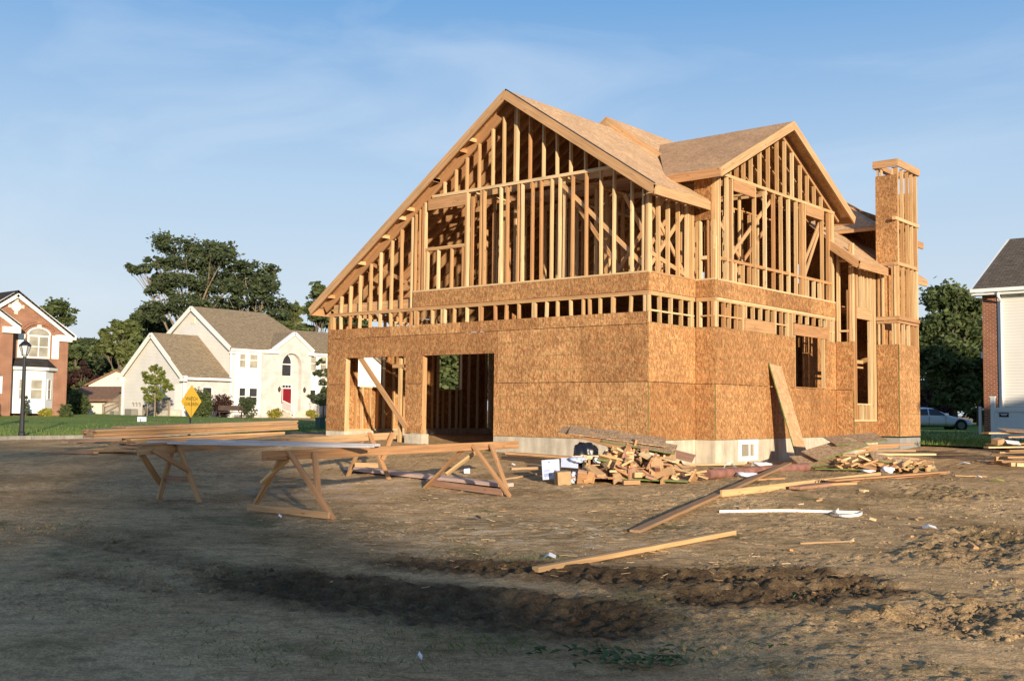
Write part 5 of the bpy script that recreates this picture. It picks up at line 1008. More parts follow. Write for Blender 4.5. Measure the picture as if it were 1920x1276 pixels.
def tree(name, label, base, height, clumps, leaf, lm=M_LEAF, dens=16, trunk=.25, bm=M_BARK, cat='tree', group=None, lean=(0, 0), trunk_to=None, fork=True, flat=1.0):
    """clumps in metres relative to the base: (right, away, up, radius right, radius away, radius up)"""
    base = Vector(base); t = thing(name, base, label, cat, group); CL = [((base + RH * a + FH * b + Z * c), (ra, rb, rc)) for a, b, c, ra, rb, rc in clumps]
    th = trunk_to or height * .62; mb = MB(); top = base + Vector((lean[0], lean[1], th)); w = [base - Z * .3]
    for k in range(1, 6): f = k / 5; w.append(base.lerp(top, f) + Vector((random.uniform(-1, 1), random.uniform(-1, 1), 0)) * trunk * .35)
    mb.tube(w, [trunk * (1.25 - .9 * i / 5) for i in range(6)], 7)
    if fork:
        for c, r in CL:
            s = w[random.choice((2, 3, 4))] if c.z > w[3].z else w[2]; mid = s.lerp(c, .55) + Z * random.uniform(-.04, .10) * height * .5; k = trunk * .42
            mb.tube([s, mid, c], [k, k * .6, k * .25], 5)
            for _ in range(3): e = c + Vector((random.uniform(-1, 1) * r[0], random.uniform(-1, 1) * r[1], random.uniform(-.3, 1) * r[2])) * .9; mb.tube([mid, mid.lerp(e, .6) + Z * .1, e], [k * .28, k * .2, k * .06], 4)
    mb.build('trunk', bm, t)
    V, T = leafcloud(CL, leaf, dens, flat); V = V - np.array(base); q = np.arange(len(V)).reshape(-1, 4)
    o = grid_mesh('crown', V, q, lm, False, {'tone': T}); o.parent = t; return t
def auto_clumps(w, h0, h1, n, k=.38, seed=0):
    rr = random.Random(seed); out = []
    for i in range(n):
        f = rr.random(); z = h0 + (h1 - h0) * (.08 + .84 * f); wid = w * (1 - abs(2 * f - .85) ** 2.2 * .75); a = rr.uniform(-1, 1) * wid * .42; b = rr.uniform(-1, 1) * wid * .4; r = w * k * rr.uniform(.5, .9) * (1 - .35 * f)
        out.append((a, b, z, r, r, r * .8))
    return out
def tree_px(name, label, px, ytop, d, wpx, low=.25, n=9, leaf=.3, lm=M_LEAF, dens=14, seed=0, ybase=None, **kw):
    b = dep(px, 770, d); b.z = gz(b.x, b.y); top = dep(px, ytop, d).z; h = top - b.z; w = wpx * d / FPX
    return tree(name, label, b, h, auto_clumps(w, h * low, h * .98, n, seed=seed), leaf, lm, dens, **kw)
# the tall open crowned tree behind the pale house, traced clump by clump
d = 118; b = dep(345, 765, d); b.z = gz(b.x, b.y); pxm = d / FPX
def cpx(px, py, rx, ry, b=b, px0=345, pxm=pxm, d=118): return ((px - px0) * pxm, random.uniform(-2, 2), dep(px, py, d).z - b.z, rx * pxm, rx * pxm * 1.1, ry * pxm)
tree('tall_locust_tree', 'tallest dark green tree with an open crown behind the pale house', b, 20, [cpx(*q) for q in ((318, 455, 34, 17), (365, 462, 30, 15), (400, 462, 24, 15), (420, 480, 22, 16), (345, 485, 40, 18), (395, 500, 36, 18), (300, 495, 20, 12), (245, 500, 20, 8), (272, 484, 12, 7), (262, 505, 16, 8), (285, 520, 22, 12), (330, 525, 30, 14), (300, 545, 24, 12), (380, 535, 34, 16), (420, 525, 26, 14), (345, 570, 34, 18), (395, 570, 36, 18), (290, 585, 24, 16))], .20, M_LEAFD, 22, .34, M_BARKP)
d2 = 112; b2 = dep(472, 765, d2); b2.z = gz(b2.x, b2.y)
tree('dark_locust_tree', 'dark rounded tree to the right of the tallest tree', b2, 17, [cpx(px, py, rx, ry, b2, 472, d2 / FPX, d2) for px, py, rx, ry in ((455, 500, 26, 12), (488, 505, 22, 14), (470, 525, 34, 15), (500, 535, 24, 15), (440, 540, 24, 14), (480, 560, 38, 16), (515, 568, 20, 12), (440, 580, 34, 16), (500, 590, 34, 14))], .20, M_LEAFD, 20, .30, M_BARKP)
for i, (px, yt, d, w, lm, lb) in enumerate([
    (92, 556, 110, 125, M_LEAF, 'green tree whose rounded top rises just behind the red brick house'),
    (140, 632, 104, 85, M_LEAF, 'lower green tree right of the brick house corner'),
    (185, 645, 120, 95, M_LEAFD, 'dark tree in the dip between the brick house and the pale house'),
    (225, 585, 108, 105, M_LEAFL, 'light green tree left of the tallest tree'),
    (285, 548, 128, 95, M_LEAFD, 'dark bushy tree filling in below the tallest tree crown'),
    (262, 560, 125, 90, M_LEAF, 'mid green tree under the left limb of the tallest tree'),
    (548, 560, 125, 70, M_LEAFL, 'pale green tree low behind the roof of the pale house'),
    (592, 522, 104, 88, M_LEAF, 'spiky topped tree beside the eave of the unfinished house'),
    (655, 545, 98, 110, M_LEAF, 'leafy tree showing through the lower studs of the unfinished house'),
    (745, 575, 96, 110, M_LEAFD, 'tree behind the garage, seen through the first door opening'),
    (845, 585, 92, 130, M_LEAF, 'tree behind the garage, seen through the second door opening'),
    (960, 560, 98, 130, M_LEAFD, 'tree hidden behind the middle of the unfinished house')]):
    tree_px('broadleaf_tree', lb, px, yt, d, w, .12 if i in (1, 2, 3, 4, 8, 9, 10) else .22, 11, .26, lm, 26, seed=20 + i, trunk=.25, group='trees along the wood edge')
tree_px('purple_leaf_tree', 'small dark purple leaved tree beside the brick house', 150, 668, 102, 52, .1, 7, .2, M_LEAFR, 26, seed=5, trunk=.1)
tree_px('broadleaf_tree', 'big rounded green tree right of the framed chimney', 1788, 522, 82, 165, .12, 16, .20, M_LEAF, 34, seed=61, trunk=.35, group='trees along the wood edge')
tree_px('broadleaf_tree', 'darker green tree behind the silver car', 1745, 600, 90, 120, .05, 11, .22, M_LEAFD, 30, seed=62, trunk=.25, group='trees along the wood edge')
tree_px('broadleaf_tree', 'dark tree between the silver car and the brick corner', 1838, 590, 88, 110, .04, 11, .22, M_LEAFD, 30, seed=63, trunk=.25, group='trees along the wood edge')
tree_px('broadleaf_tree', 'dark foliage between the framed chimney and the silver car', 1716, 650, 96, 110, .02, 10, .22, M_LEAFD, 30, seed=64, trunk=.2, group='trees along the wood edge')
tree_px('purple_leaf_tree', 'low dark red bush beside the silver car', 1738, 700, 76, 60, .05, 6, .14, M_LEAFR, 26, seed=8, trunk=.08)
for i, (px, yt, d, w) in enumerate(((160, 640, 135, 110), (1560, 640, 105, 160), (1400, 630, 110, 160), (1230, 620, 108, 170), (1900, 560, 120, 160), (1985, 560, 118, 160), (60, 640, 140, 140), (-20, 610, 130, 130))):
    tree_px('broadleaf_tree', ('dark tree low in the gap between the brick house and the deck steps', 'tree at the back, hidden behind the unfinished house', 'tree at the back, hidden behind the unfinished house', 'tree at the back, hidden behind the unfinished house', 'tree behind the roof of the cream siding house', 'tree behind the roof of the cream siding house', 'tree behind the red brick house roof', 'tree behind the red brick house roof')[i], px, yt, d, w, .1, 9, .32, M_LEAFD, 18, seed=70 + i, trunk=.25, group='trees along the wood edge')
# sapling by the pale house, with a stake
sb = dep(289, 792, 80); sb.z = gz(sb.x, sb.y) + .05; pm = 80 / FPX
tree('young_maple', 'slender young maple with yellow green leaves on the lawn', sb, 4.4, [((px - 289) * pm, random.uniform(-.3, .3), dep(289, py, 80).z - sb.z, rx * pm, rx * pm, ry * pm) for px, py, rx, ry in ((283, 690, 8, 8), (295, 695, 9, 8), (272, 702, 9, 6), (285, 712, 14, 9), (300, 712, 9, 8), (311, 718, 11, 8), (280, 730, 12, 8), (312, 728, 9, 6), (285, 746, 13, 7), (278, 750, 8, 5), (297, 740, 8, 6))], .10, M_SAPL, 55, .06, M_BARKP, trunk_to=3.4)
mb = MB(); mb.bar(sb + RH * -.55 - Z * .2, sb + RH * -.55 + Z * 2.2, .05, .05); tag(mb.build('stake', M_DECKW), 'thin wooden stake beside the young maple', 'stake')
# small street tree partly hidden by the left edge of the frame house
sb = dep(606, 790, 62); sb.z = gz(sb.x, sb.y); pm = 62 / FPX
tree('young_maple', 'small dark leaved tree at the left edge of the frame house', sb, 4, [((px - 606) * pm, random.uniform(-.3, .3), dep(606, py, 62).z - sb.z, rx * pm, rx * pm, ry * pm) for px, py, rx, ry in ((600, 680, 9, 7), (595, 700, 12, 7), (603, 715, 9, 7), (590, 742, 11, 6), (600, 752, 12, 6), (612, 700, 9, 8), (610, 735, 10, 8))], .09, M_LEAFD, 60, .05, M_BARK, trunk_to=3.2)
def bush(name, px, ytop, ybot, wpx, d, lm, leaf, label, n=6, dens=60, cone=False, group=None, cat='shrub'):
    b = dep(px, ybot, d); b.z = gz(b.x, b.y) + .04; h = (ybot - ytop) * d / FPX; w = wpx * d / FPX; cl = []
    for i in range(n):
        f = (i + .5) / n
        if cone: cl.append((0, 0, h * (.1 + .8 * f), w * .5 * (1.02 - f), w * .5 * (1.02 - f), h * .55 / n * 1.3))
        else: a = random.uniform(-.24, .24) * w; z = random.uniform(.3, .66) * h; cl.append((a, random.uniform(-.2, .2) * w, z, w * .32, w * .32, min(h - z, h * .36)))
    return tree(name, label, b, h, cl, leaf, lm, dens, max(.025, w * .02), trunk_to=h * .6, cat=cat, group=group)
bush('round_shrub', 515, 766, 785, 26, 84, M_LEAFY, .06, 'golden round shrub left of the front steps', dens=120); bush('round_shrub', 584, 768, 786, 20, 84, M_LEAFY, .06, 'golden round shrub right of the front steps', dens=120); bush('round_shrub', 85, 763, 781, 26, 73, M_LEAFY, .06, 'golden round shrub under the white bay window', dens=120)
bush('round_shrub', 374, 733, 784, 46, 82, M_LEAF, .08, 'large dark green round shrub behind the yellow warning sign', 9, 90); bush('cone_shrub', 48, 735, 780, 16, 73, M_LEAFD, .06, 'narrow conical evergreen in front of the bay window', 7, 90, True)
bush('wispy_shrub', 413, 738, 784, 36, 82, M_LEAFR, .06, 'dark wispy shrub beside the garden bench', 8, 60); bush('wispy_shrub', 463, 745, 784, 36, 81, M_LEAFD, .06, 'dark loose shrub in front of the panelled bay', 8, 60); bush('round_shrub', 122, 752, 780, 26, 72, M_LEAF, .07, 'green shrub at the corner of the brick house', 6, 80)
bush('round_shrub', 148, 735, 782, 46, 92, M_LEAF, .1, 'dark leafy shrubs between the brick house and the deck steps', 8, 50); bush('round_shrub', 1725, 770, 806, 40, 74, M_LEAFL, .1, 'yellow green shrub behind the silver car', 6, 60)
# trees behind the photographer whose shade falls over the yard
SHX = Vector((.848, -.53, 0)); SHY = Vector((.53, .848, 0))
SHADE = [(106, -8.3, 23.5, 7, 5), (114, -9.8, 25.5, 9, 4), (104, -12.5, 24, 10, 3.4), (110, -16.5, 26, 11, 6), (118, -23, 29, 13, 12), (108, -30, 27, 13, 16), (112, -39, 27, 14, 16), (104, -50, 26, 14, 16)]
for i, (s_, v_, h, w, dn) in enumerate(SHADE):
    p = SHX * s_ + SHY * v_; p.z = gz(p.x, p.y)
    tree('broadleaf_tree', 'tall tree across the street behind the camera', p, h, auto_clumps(w, h * .04, h, 26, .30, 200 + i), .36, M_LEAF, dn, .35, group='trees across the street behind the camera')
for i, (s_, v_, h, w) in enumerate([(-16, 35, 9, 8), (-14, 41, 11, 9), (-10, 49, 12, 10), (0, 44, 14, 10), (4, 54, 14, 10), (-16, 57, 12, 10)]):  # unseen trees added so that their shade covers the car
    p = SHX * s_ + SHY * v_; p.z = gz(p.x, p.y); tree('broadleaf_tree', 'tall unseen tree added beyond the right edge for its shade', p, h, auto_clumps(w, h * .05, h, 16, .4, 230 + i), .34, M_LEAF, 40, .35, group='shade trees added beyond the right edge')

# ------------------------------------------------------------------ things in the yard
def fd(p): return (Vector(p) - Vector(CAM)).dot(Vector(FW))
def horse(label, bl, br, el, er, legs, bw_=.038, bh=.128):
    (xl, yl, fl_), (xr, yr, fr_) = bl, br       # beam centre pixel over each leg pair and the pair's middle on the ground
    dL, dR = fd(G(*fl_)), fd(G(*fr_)); A, B = dep(xl, yl, dL), dep(xr, yr, dR)
    def onbeam(px):                             # the beam's own point seen at column px
        lo, hi = -1.0, 2.0
        for _ in range(40):
            m = (lo + hi) / 2; p = A.lerp(B, m) - Vector(CAM); q = 960 + FPX * p.dot(Vector(RT)) / p.dot(Vector(FW))
            lo, hi = (m, hi) if q < px else (lo, m)
        return A.lerp(B, lo)
    E0, E1 = onbeam(el), onbeam(er); t = thing('sawhorse', ((E0.x + E1.x) / 2, (E0.y + E1.y) / 2, gz((E0.x + E1.x) / 2, (E0.y + E1.y) / 2)), label, 'sawhorse', 'site built sawhorses')
    MB().bar(E0, E1, bw_, bh, Z).build('beam', M_BEAM, t, bevel=.004)
    sd_ = (E1 - E0).cross(Z).normalized(); sd_ = sd_ if sd_.dot(FH) < 0 else -sd_      # towards the camera
    for nm, (tx, ty), ft, side in legs:
        b0 = onbeam(tx); T = dep(tx, ty, fd(b0)) + sd_ * side * .042
        F = G(*ft) - Z * .02 if nm in ('leg', 'stretcher0') else None
        if nm == 'leg': MB().bar(T + (T - F).normalized() * .05, F, .086, .038, (E1 - E0).cross(T - F)).build('leg', random.choice((M_STUD, M_BEAM)), t, bevel=.003)
        else:
            F = dep(ft[0], ft[1], ft[2] if len(ft) > 2 else fd(b0)); MB().bar(T, F + (F - T).normalized() * .02, .086, .036, (E1 - E0).cross(T - F)).build(nm, random.choice((M_STUD, M_BEAM)), t, bevel=.003)
    return t, A, B, onbeam, E0, E1, sd_
def slat_g(t, a, b, h=.086, m=None, lift=.06): A_, B_ = G(*a) + Z * lift, G(*b) + Z * lift; MB().bar(A_, B_, .036, h, Z).build('stretcher', m or M_BEAM, t, bevel=.003)
d_ = fd(G(545, 962)); d2_ = fd(G(880, 921))
H2 = horse('nearer sawhorse, its front legs joined by a board along the ground', (547, 852, (545, 962)), (880, 837, (880, 921)), 492, 971, [
    ('leg', (540, 850), (628, 974), 1), ('leg', (532, 858), (473, 953), -1), ('brace', (583, 848), (597, 925, d_ - .25), 1.6), ('brace', (546, 862), (493, 903, d_ + .1), -1.8),
    ('leg', (884, 836), (959, 932), 1), ('leg', (872, 842), (796, 913), -1), ('brace', (915, 833), (949, 913, d2_ - .3), 1.6), ('brace', (905, 842), (838, 888, d2_ + .1), -1.6)])
slat_g(H2[0], (464, 958), (617, 975)); slat_g(H2[0], (806, 911), (943, 930), .10, M_REDW)
d_ = fd(G(338, 935)); d2_ = fd(G(690, 895))
H1 = horse('farther sawhorse with a grey board laid across its left end', (335, 840, (338, 935)), (692, 819, (690, 895)), 258, 742, [
    ('leg', (331, 836), (375, 940), 1), ('leg', (326, 845), (298, 934), -1), ('brace', (281, 843), (352, 881, d_ - .25), 1.7), ('brace', (270, 850), (300, 905, d_ + .1), -1.6),
    ('leg', (691, 815), (731, 899), 1), ('leg', (682, 828), (652, 891), -1), ('brace', (731, 812), (718, 859, d2_ - .25), 1.6)])
a, b = dep(312, 897, d_), dep(362, 898, d_ - .2); MB().bar(a, b, .036, .086, Z).build('stretcher', M_REDW, H1[0], bevel=.003); a, b = dep(666, 871, d2_), dep(709, 872, d2_ - .15); MB().bar(a, b, .036, .086, Z).build('stretcher', M_BEAM, H1[0], bevel=.003)
def plank(label, a, b, w, th, m, up=Z, name='plank', cat='plank', group=None, tone=None): return tag(MB().bar(a, b, w, th, up, tone).build(name, m, bevel=.003), label, cat, group)
for x1, x2, e1, e2, lb in ((318, 640, .12, .16, 'front grey primed board lying across both sawhorses'), (385, 690, .1, .05, 'rear grey primed board lying across both sawhorses')):
    p1 = H1[3](x1) + Z * .092; p2 = H2[3](x2) + Z * .092; v_ = p2 - p1; plank(lb, p1 - v_ * e1, p2 + v_ * e2, .20, .038, M_GREYB)
plank('short brown board lying lengthwise on the left end of the farther sawhorse', H1[3](262) + Z * .085, H1[3](330) + Z * .085, .1, .03, M_OLD)
plank('long pinkish plank lying on the dirt behind the sawhorse legs', G(655, 877, .05), G(952, 909, .06), .28, .06, lumber_mat('pinkish_board', (.70, .52, .44), (.66, .47, .39), (.60, .41, .33)))
# lumber stack on the left
PL, PR = dep(172, 803, 28), dep(556, 789, 33); dS = (PR - PL).normalized(); sS = dS.cross(Z).normalized(); sS = sS if sS.dot(FH) < 0 else -sS
def stackboard(u0, u1, side, z, w=.235, th=.04, m=None, lb='long sawn board in the big lumber stack beyond the sawhorses'):
    j = random.uniform(-.06, .06); a = PL + dS * (u0 + j) - sS * side + Z * z; b = PL + dS * (u1 + random.uniform(-.08, .05)) - sS * side + Z * z
    return tag(MB().bar(a, b, w, th, Z).build('board', m or random.choice((M_OLD, M_OLD, M_BEAM, M_OLD)), bevel=.004), lb, 'board', 'boards of the big lumber stack')
LS = (PR - PL).length
for k in range(5):
    for s_ in (0, .245, .49): stackboard(0.05 if k > 0 else .9, LS - .05, s_ + random.uniform(-.03, .03), .0 - k * .056, th=.052)
for k in range(5):
    for s_ in (0, .25): stackboard(1.0, LS - .55, s_ + random.uniform(-.04, .02), -.33 - k * .056, th=.052)
for (px, py, qx, qy, h, w) in ((120, 846, 235, 838, .16, .2), (82, 849, 190, 846, .03, .14), (130, 850, 260, 851, .05, .2), (150, 842, 262, 845, .12, .18), (205, 850, 268, 852, .10, .09), (105, 851, 180, 852, .03, .1), (200, 838, 300, 836, .2, .2), (225, 848, 480, 824, .08, .2), (240, 843, 500, 820, .14, .22)):
    a, b = G(px, py), G(qx, qy); plank('loose weathered board at the foot of the lumber stack', a + Z * h * 1.7, b + Z * h * 1.7, w * 1.2, .055, random.choice((M_OLD, M_REDW, M_OLD)), name='board', cat='board', group='loose boards at the foot of the lumber stack')
for u in (.22, .55, .85): c = PL + dS * LS * u - sS * .2; g0 = gz(c.x, c.y); mb = MB(); mb.bar((c.x - sS.x * .4, c.y - sS.y * .4, (g0 + c.z - .48) / 2), (c.x + sS.x * .4, c.y + sS.y * .4, (g0 + c.z - .48) / 2), .14, max(.05, c.z - .48 - g0), Z); tag(mb.build('bearer', M_OLD), 'squat timber bearer holding up the lumber stack', 'bearer', 'bearers under the lumber stack')

# scrap heaps
def local(px, py):
    c = G(px, py); d = fd(c); k = d / FPX
    return c, k, (lambda a, b, h: Vector((c.x + RH.x * a + FH.x * b, c.y + RH.y * a + FH.y * b, 0)) + Z * (gz(c.x + RH.x * a + FH.x * b, c.y + RH.y * a + FH.y * b) + h))
def block(p, L, w, h, eul, m, label, group, name='offcut', cat='offcut'):
    mb = MB(); mb.bar((-L / 2, 0, 0), (L / 2, 0, 0), w, h, Z); r = Euler(eul).to_matrix(); mb.v = [tuple(r @ Vector(q) + p) for q in mb.v]
    return tag(mb.build(name, m, bevel=.002), label, cat, group)
def sheetat(p, L, w, th, eul, m, label, name='board_sheet', cat='sheet', group=None, edge=None):
    mb = MB(); mb.prism((-L / 2, -w / 2, 0), X, Y, [(0, 0), (L, 0), (L, w), (0, w)], Z * th); r = Euler(eul).to_matrix(); mb.v = [tuple(r @ Vector(q) + p) for q in mb.v]
    o = mb.build(name, m); tag(o, label, cat, group)
    if edge:
        e = MB()
        for a, b in (((-L / 2, -w / 2, th / 2), (L / 2, -w / 2, th / 2)), ((L / 2, -w / 2, th / 2), (L / 2, w / 2, th / 2))): e.bar(a, b, .006, th + .004, Z)
        e.v = [tuple(r @ Vector(q) + p) for q in e.v]; e.build('green_edge', M_GREENEDGE, o)
    return o
YAW = math.atan2(RH.y, RH.x)     # heading that runs left to right across the picture
C1, K1, L1 = local(1190, 900)
def A1(px): return (px - 1190) * K1
sheetat(L1(A1(1197), -.02, .045), 1.75, 1.0, .018, (R(1), R(1), YAW - .22), M_OSBOLD, 'strand board sheet with green edges lying under the scrap heap', edge=1)
random.seed(5)
LB1 = 'short sawn wood offcut in the scrap heap by the house corner'
for i in range(100):
    a = random.triangular(A1(1062), A1(1305), A1(1180)); b = random.uniform(-.48, .60); f = max(0, 1 - ((a - A1(1180)) / (A1(1310) - A1(1180)) if a > A1(1180) else (A1(1180) - a) / (A1(1180) - A1(1050))) ** 2) * (1 - ((b - .2) / .75) ** 2); hmax = .52 * max(f, .05)
    L = random.choice((.14, .2, .28, .36, .5)); w = random.choice((.09, .14, .19, .24)); up = random.random() < .3
    block(L1(a, b, .06 + hmax * random.uniform(.15, 1)), L, w, .038, (random.uniform(-.5, .5) + (1.57 if random.random() < .4 else 0), random.uniform(-.55, .55) if not up else random.uniform(.8, 1.5), random.uniform(0, 6.28)), random.choice((M_STUD, M_BEAM, M_BEAM, M_REDW, M_OLD)), LB1, 'offcuts of the left scrap heap')
for i in range(30):
    a = random.triangular(A1(1070), A1(1310), A1(1190)); b = random.uniform(-.5, .4); an = random.gauss(0, .7); L = random.uniform(.35, .9); d_ = RH * math.cos(an) + FH * math.sin(an); h0 = random.uniform(.06, .36) * (1 - (a / 1.15) ** 2 * .7); p0 = L1(a, b, h0)
    tag(MB().bar(p0 - d_ * L / 2 + Z * random.uniform(-.05, .05), p0 + d_ * L / 2 + Z * random.uniform(-.05, .07), random.choice((.02, .03, .05)), random.choice((.012, .02, .035)), Z).build('lath', random.choice((M_STUD, M_OLD, M_BEAM)), bevel=.002), 'thin lath or splinter poking out of the left scrap heap', 'lath', 'laths in the left scrap heap')
sheetat(L1(A1(1165), .75, .72), 1.75, .75, .012, (R(10), R(7), YAW - .12), M_OSBOLD, 'uppermost grey brown board sheet on the left scrap heap')
sheetat(L1(A1(1110), .82, .80), 1.1, .45, .012, (R(14), R(3), YAW - .3), M_OSBOLD, 'small grey sheet at the top left of the left scrap heap')
sheetat(L1(A1(1205), .5, .60), 1.3, .62, .012, (R(13), R(9), YAW - .2), M_OSBOLD, 'second tilted sheet on the left scrap heap, green at its front edge', edge=1)
sheetat(L1(A1(1255), .7, .44), 1.1, .55, .012, (R(12), R(13), YAW - .25), M_REDW, 'reddish tilted sheet at the right of the left scrap heap')
sheetat(L1(A1(1140), .45, .64), .8, .3, .035, (R(20), R(14), YAW - .5), M_BEAM, 'thick offcut wedged under the sheets of the left heap')
plank('squared post end sticking left out of the heap, above the black bag', L1(A1(1073), .2, .40), L1(A1(1190), .12, .40), .09, .07, M_STUD)
plank('pale stick leaning in the heap, beside the white carton', L1(A1(1092), -.15, .05), L1(A1(1098), .12, .44), .06, .03, M_STUD)
plank('thin board sloping down the right end of the left heap', L1(A1(1262), .05, .22), L1(A1(1322), -.25, .05), .08, .03, M_STUD)
plank('green edged strip poking out of the middle of the left heap', L1(A1(1120), -.1, .38), L1(A1(1182), -.2, .30), .05, .03, M_GREENEDGE)
plank('reddish board along the front of the left heap', L1(A1(1060), -.30, .12), L1(A1(1165), -.42, .09), .14, .03, M_REDW)
plank('chunky offcut lying in front of the green edged sheet', L1(A1(1160), -.72, .045), L1(A1(1190), -.70, .045), .16, .07, M_BEAM)
def blob(name, p, r, m, label, cat, amp=.25, seed=0):
    bm = bmesh.new(); bmesh.ops.create_icosphere(bm, subdivisions=4, radius=1); rr = random.Random(seed); o1, o2 = rr.uniform(0, 9), rr.uniform(0, 9)
    for v_ in bm.verts:
        n = v_.co.normalized(); k = 1 + amp * (math.sin(5 * n.x + o1 + 3 * n.z) * .4 + math.sin(11 * n.y + o2 + 6 * n.x) * .25 + math.sin(19 * n.z + 13 * n.x + o1) * .16 + math.sin(29 * n.x - 17 * n.y + o2) * .1); v_.co = Vector((n.x * r[0], n.y * r[1], n.z * r[2])) * k
    me = bpy.data.meshes.new(name); bm.to_mesh(me); bm.free(); me.polygons.foreach_set('use_smooth', [True] * len(me.polygons)); me.materials.append(m); o = bpy.data.objects.new(name, me); COL.objects.link(o); o.location = p; WL[o.name] = Vector(p); return tag(o, label, cat)
bg_ = blob('rubbish_bag', L1(A1(1100), .38, .42), (.22, .22, .24), M_BAG, 'black plastic rubbish bag wedged in the left scrap heap', 'bag', .2, 3)
# white printed carton, standing tilted
def carton(name, p, w, d, h, eul, m, label, cat='carton'):
    mb = MB(); mb.box(-w / 2, -d / 2, 0, w / 2, d / 2, h); r = Euler(eul).to_matrix(); mb.v = [tuple(r @ Vector(q) + p) for q in mb.v]; o = mb.build(name, m, bevel=.004); return tag(o, label, cat), r
wc_p = L1(A1(1034), -.10, .06); wc, r_ = carton('white_carton', wc_p, .30, .12, .34, (R(-6), R(-5), YAW - .15), M_BOXW, 'white printed carton standing at the left end of the heap')
mb = MB()
def mark(u0, v0, u1, v1): mb.prism((0, -.0625, 0), X, Z, [(u0, v0), (u1, v0), (u1, v1), (u0, v1)], Y * -.0015)
mb.prism((0, -.0625, 0), X, Z, [(-.04, .285), (.0, .285), (-.02, .32)], Y * -.0015)
for i, (u0, v0, u1) in enumerate(((-.11, .155, -.01), (-.12, .135, -.03), (-.12, .10, .0), (-.12, .085, -.02), (-.12, .07, .01), (-.12, .055, -.03), (.05, .07, .13), (.05, .055, .12), (.05, .04, .13))): mark(u0, v0, u1, v0 + .008)
mark(.06, .115, .10, .155); mark(-.11, .03, -.085, .042)
mb.v = [tuple(r_ @ Vector(q) + wc_p) for q in mb.v]; mb.build('carton_print', M_BLUE, wc)
sheetat(L1(A1(1068), .05, .32), .30, .26, .006, (R(35), R(4), YAW), M_BOXW, 'white folded carton flap behind the printed carton', name='carton_flap', cat='carton')
cb, _ = carton('cardboard_box', L1(A1(1053), -.42, .0), .24, .2, .23, (R(3), R(-4), YAW + .3), M_CARD, 'brown cardboard box on the dirt beside the left heap')
blob('crumpled_paper', L1(A1(1072), -.3, .10), (.08, .06, .09), M_BOXW, 'crumpled printed paper beside the cardboard box', 'paper', .5, 9); blob('crumpled_plastic', L1(A1(1082), .02, .38), (.16, .10, .05), M_BOXW, 'crumpled white plastic under the black bag', 'plastic', .5, 4); blob('crumpled_plastic', L1(A1(1120), .0, .36), (.07, .06, .05), M_PAPER, 'small ball of white plastic in the middle of the left heap', 'plastic', .4, 14)
# boards on the ground round the left heap
for lb, a, b, w, th, m, h in (('long orange board on the ground, at the left of the heap', (952, 853), (1075, 862), .24, .05, M_BEAM, .05), ('upper board of the short stack left of the heap', (1020, 842), (1078, 846), .35, .05, M_STUD, .12), ('wide flat board left of the heap', (990, 850), (1075, 850), .35, .03, M_STUD, .03), ('dark plank end left of the white carton', (958, 882), (1018, 880), .10, .06, M_OLD, .03), ('thin dark plank on the dirt left of the carton', (945, 900), (1016, 889), .08, .035, M_OLD, .02),
    ('pale board along the wall, right of the left heap', (1260, 858), (1342, 851), .16, .04, M_STUD, .06), ('reddish board along the wall, right of the left heap', (1250, 865), (1376, 857), .14, .04, M_BEAM, .08), ('cream board, longest of those right of the left heap', (1262, 867), (1386, 865), .14, .05, M_STUD, .05), ('lowest pale board right of the left heap', (1265, 873), (1392, 871), .12, .04, M_STUD, .02), ('thin light board against the foundation by the house corner', (1235, 852), (1300, 848), .10, .03, M_STUD, .10)):
    plank(lb, G(*a) + Z * h, G(*b) + Z * h, w, th, m, name='board', cat='board')
mb = MB(); mb.tube([L1(A1(1240), .3, .25), L1(A1(1262), .2, .32), L1(A1(1275), .0, .22), L1(A1(1290), -.2, .06)], .008, 6); tag(mb.build('black_strap', M_BLACK), 'thin black strap looping over the right end of the heap', 'strap')
# leaning board on the wall
t0, t1 = Vector((.515, 4.43, 1.76)), Vector((.515, 5.02, 1.74)); f0, f1 = G(1487, 866), G(1517, 870)
f0 = Vector((1.28, 4.35, 0)); f0.z = gz(f0.x, f0.y)
mb = MB(); ed = (t1 - t0).normalized(); ax = (t0 - f0); L_ = ax.length; ax = ax.normalized(); nn = ax.cross(ed).normalized(); ed2 = nn.cross(ax).normalized(); ed2 = ed2 if ed2.dot(ed) > 0 else -ed2
mb.prism(f0 - Z * .02, ed2, ax, [(0, 0), (.62, -.02), (.62, L_ + .0), (0, L_ + .02)], nn * (.018 if nn.x > 0 else -.018)); lb_ = mb.build('leaning_board', M_DECK); tag(lb_, 'tall strand board strip leaning against the sheathed wall', 'board')
mb = MB(); mb.bar(f0 + ax * .02, f0 + ax * (L_ + .02), .008, .024, nn); mb.build('green_edge', M_GREENEDGE, lb_)
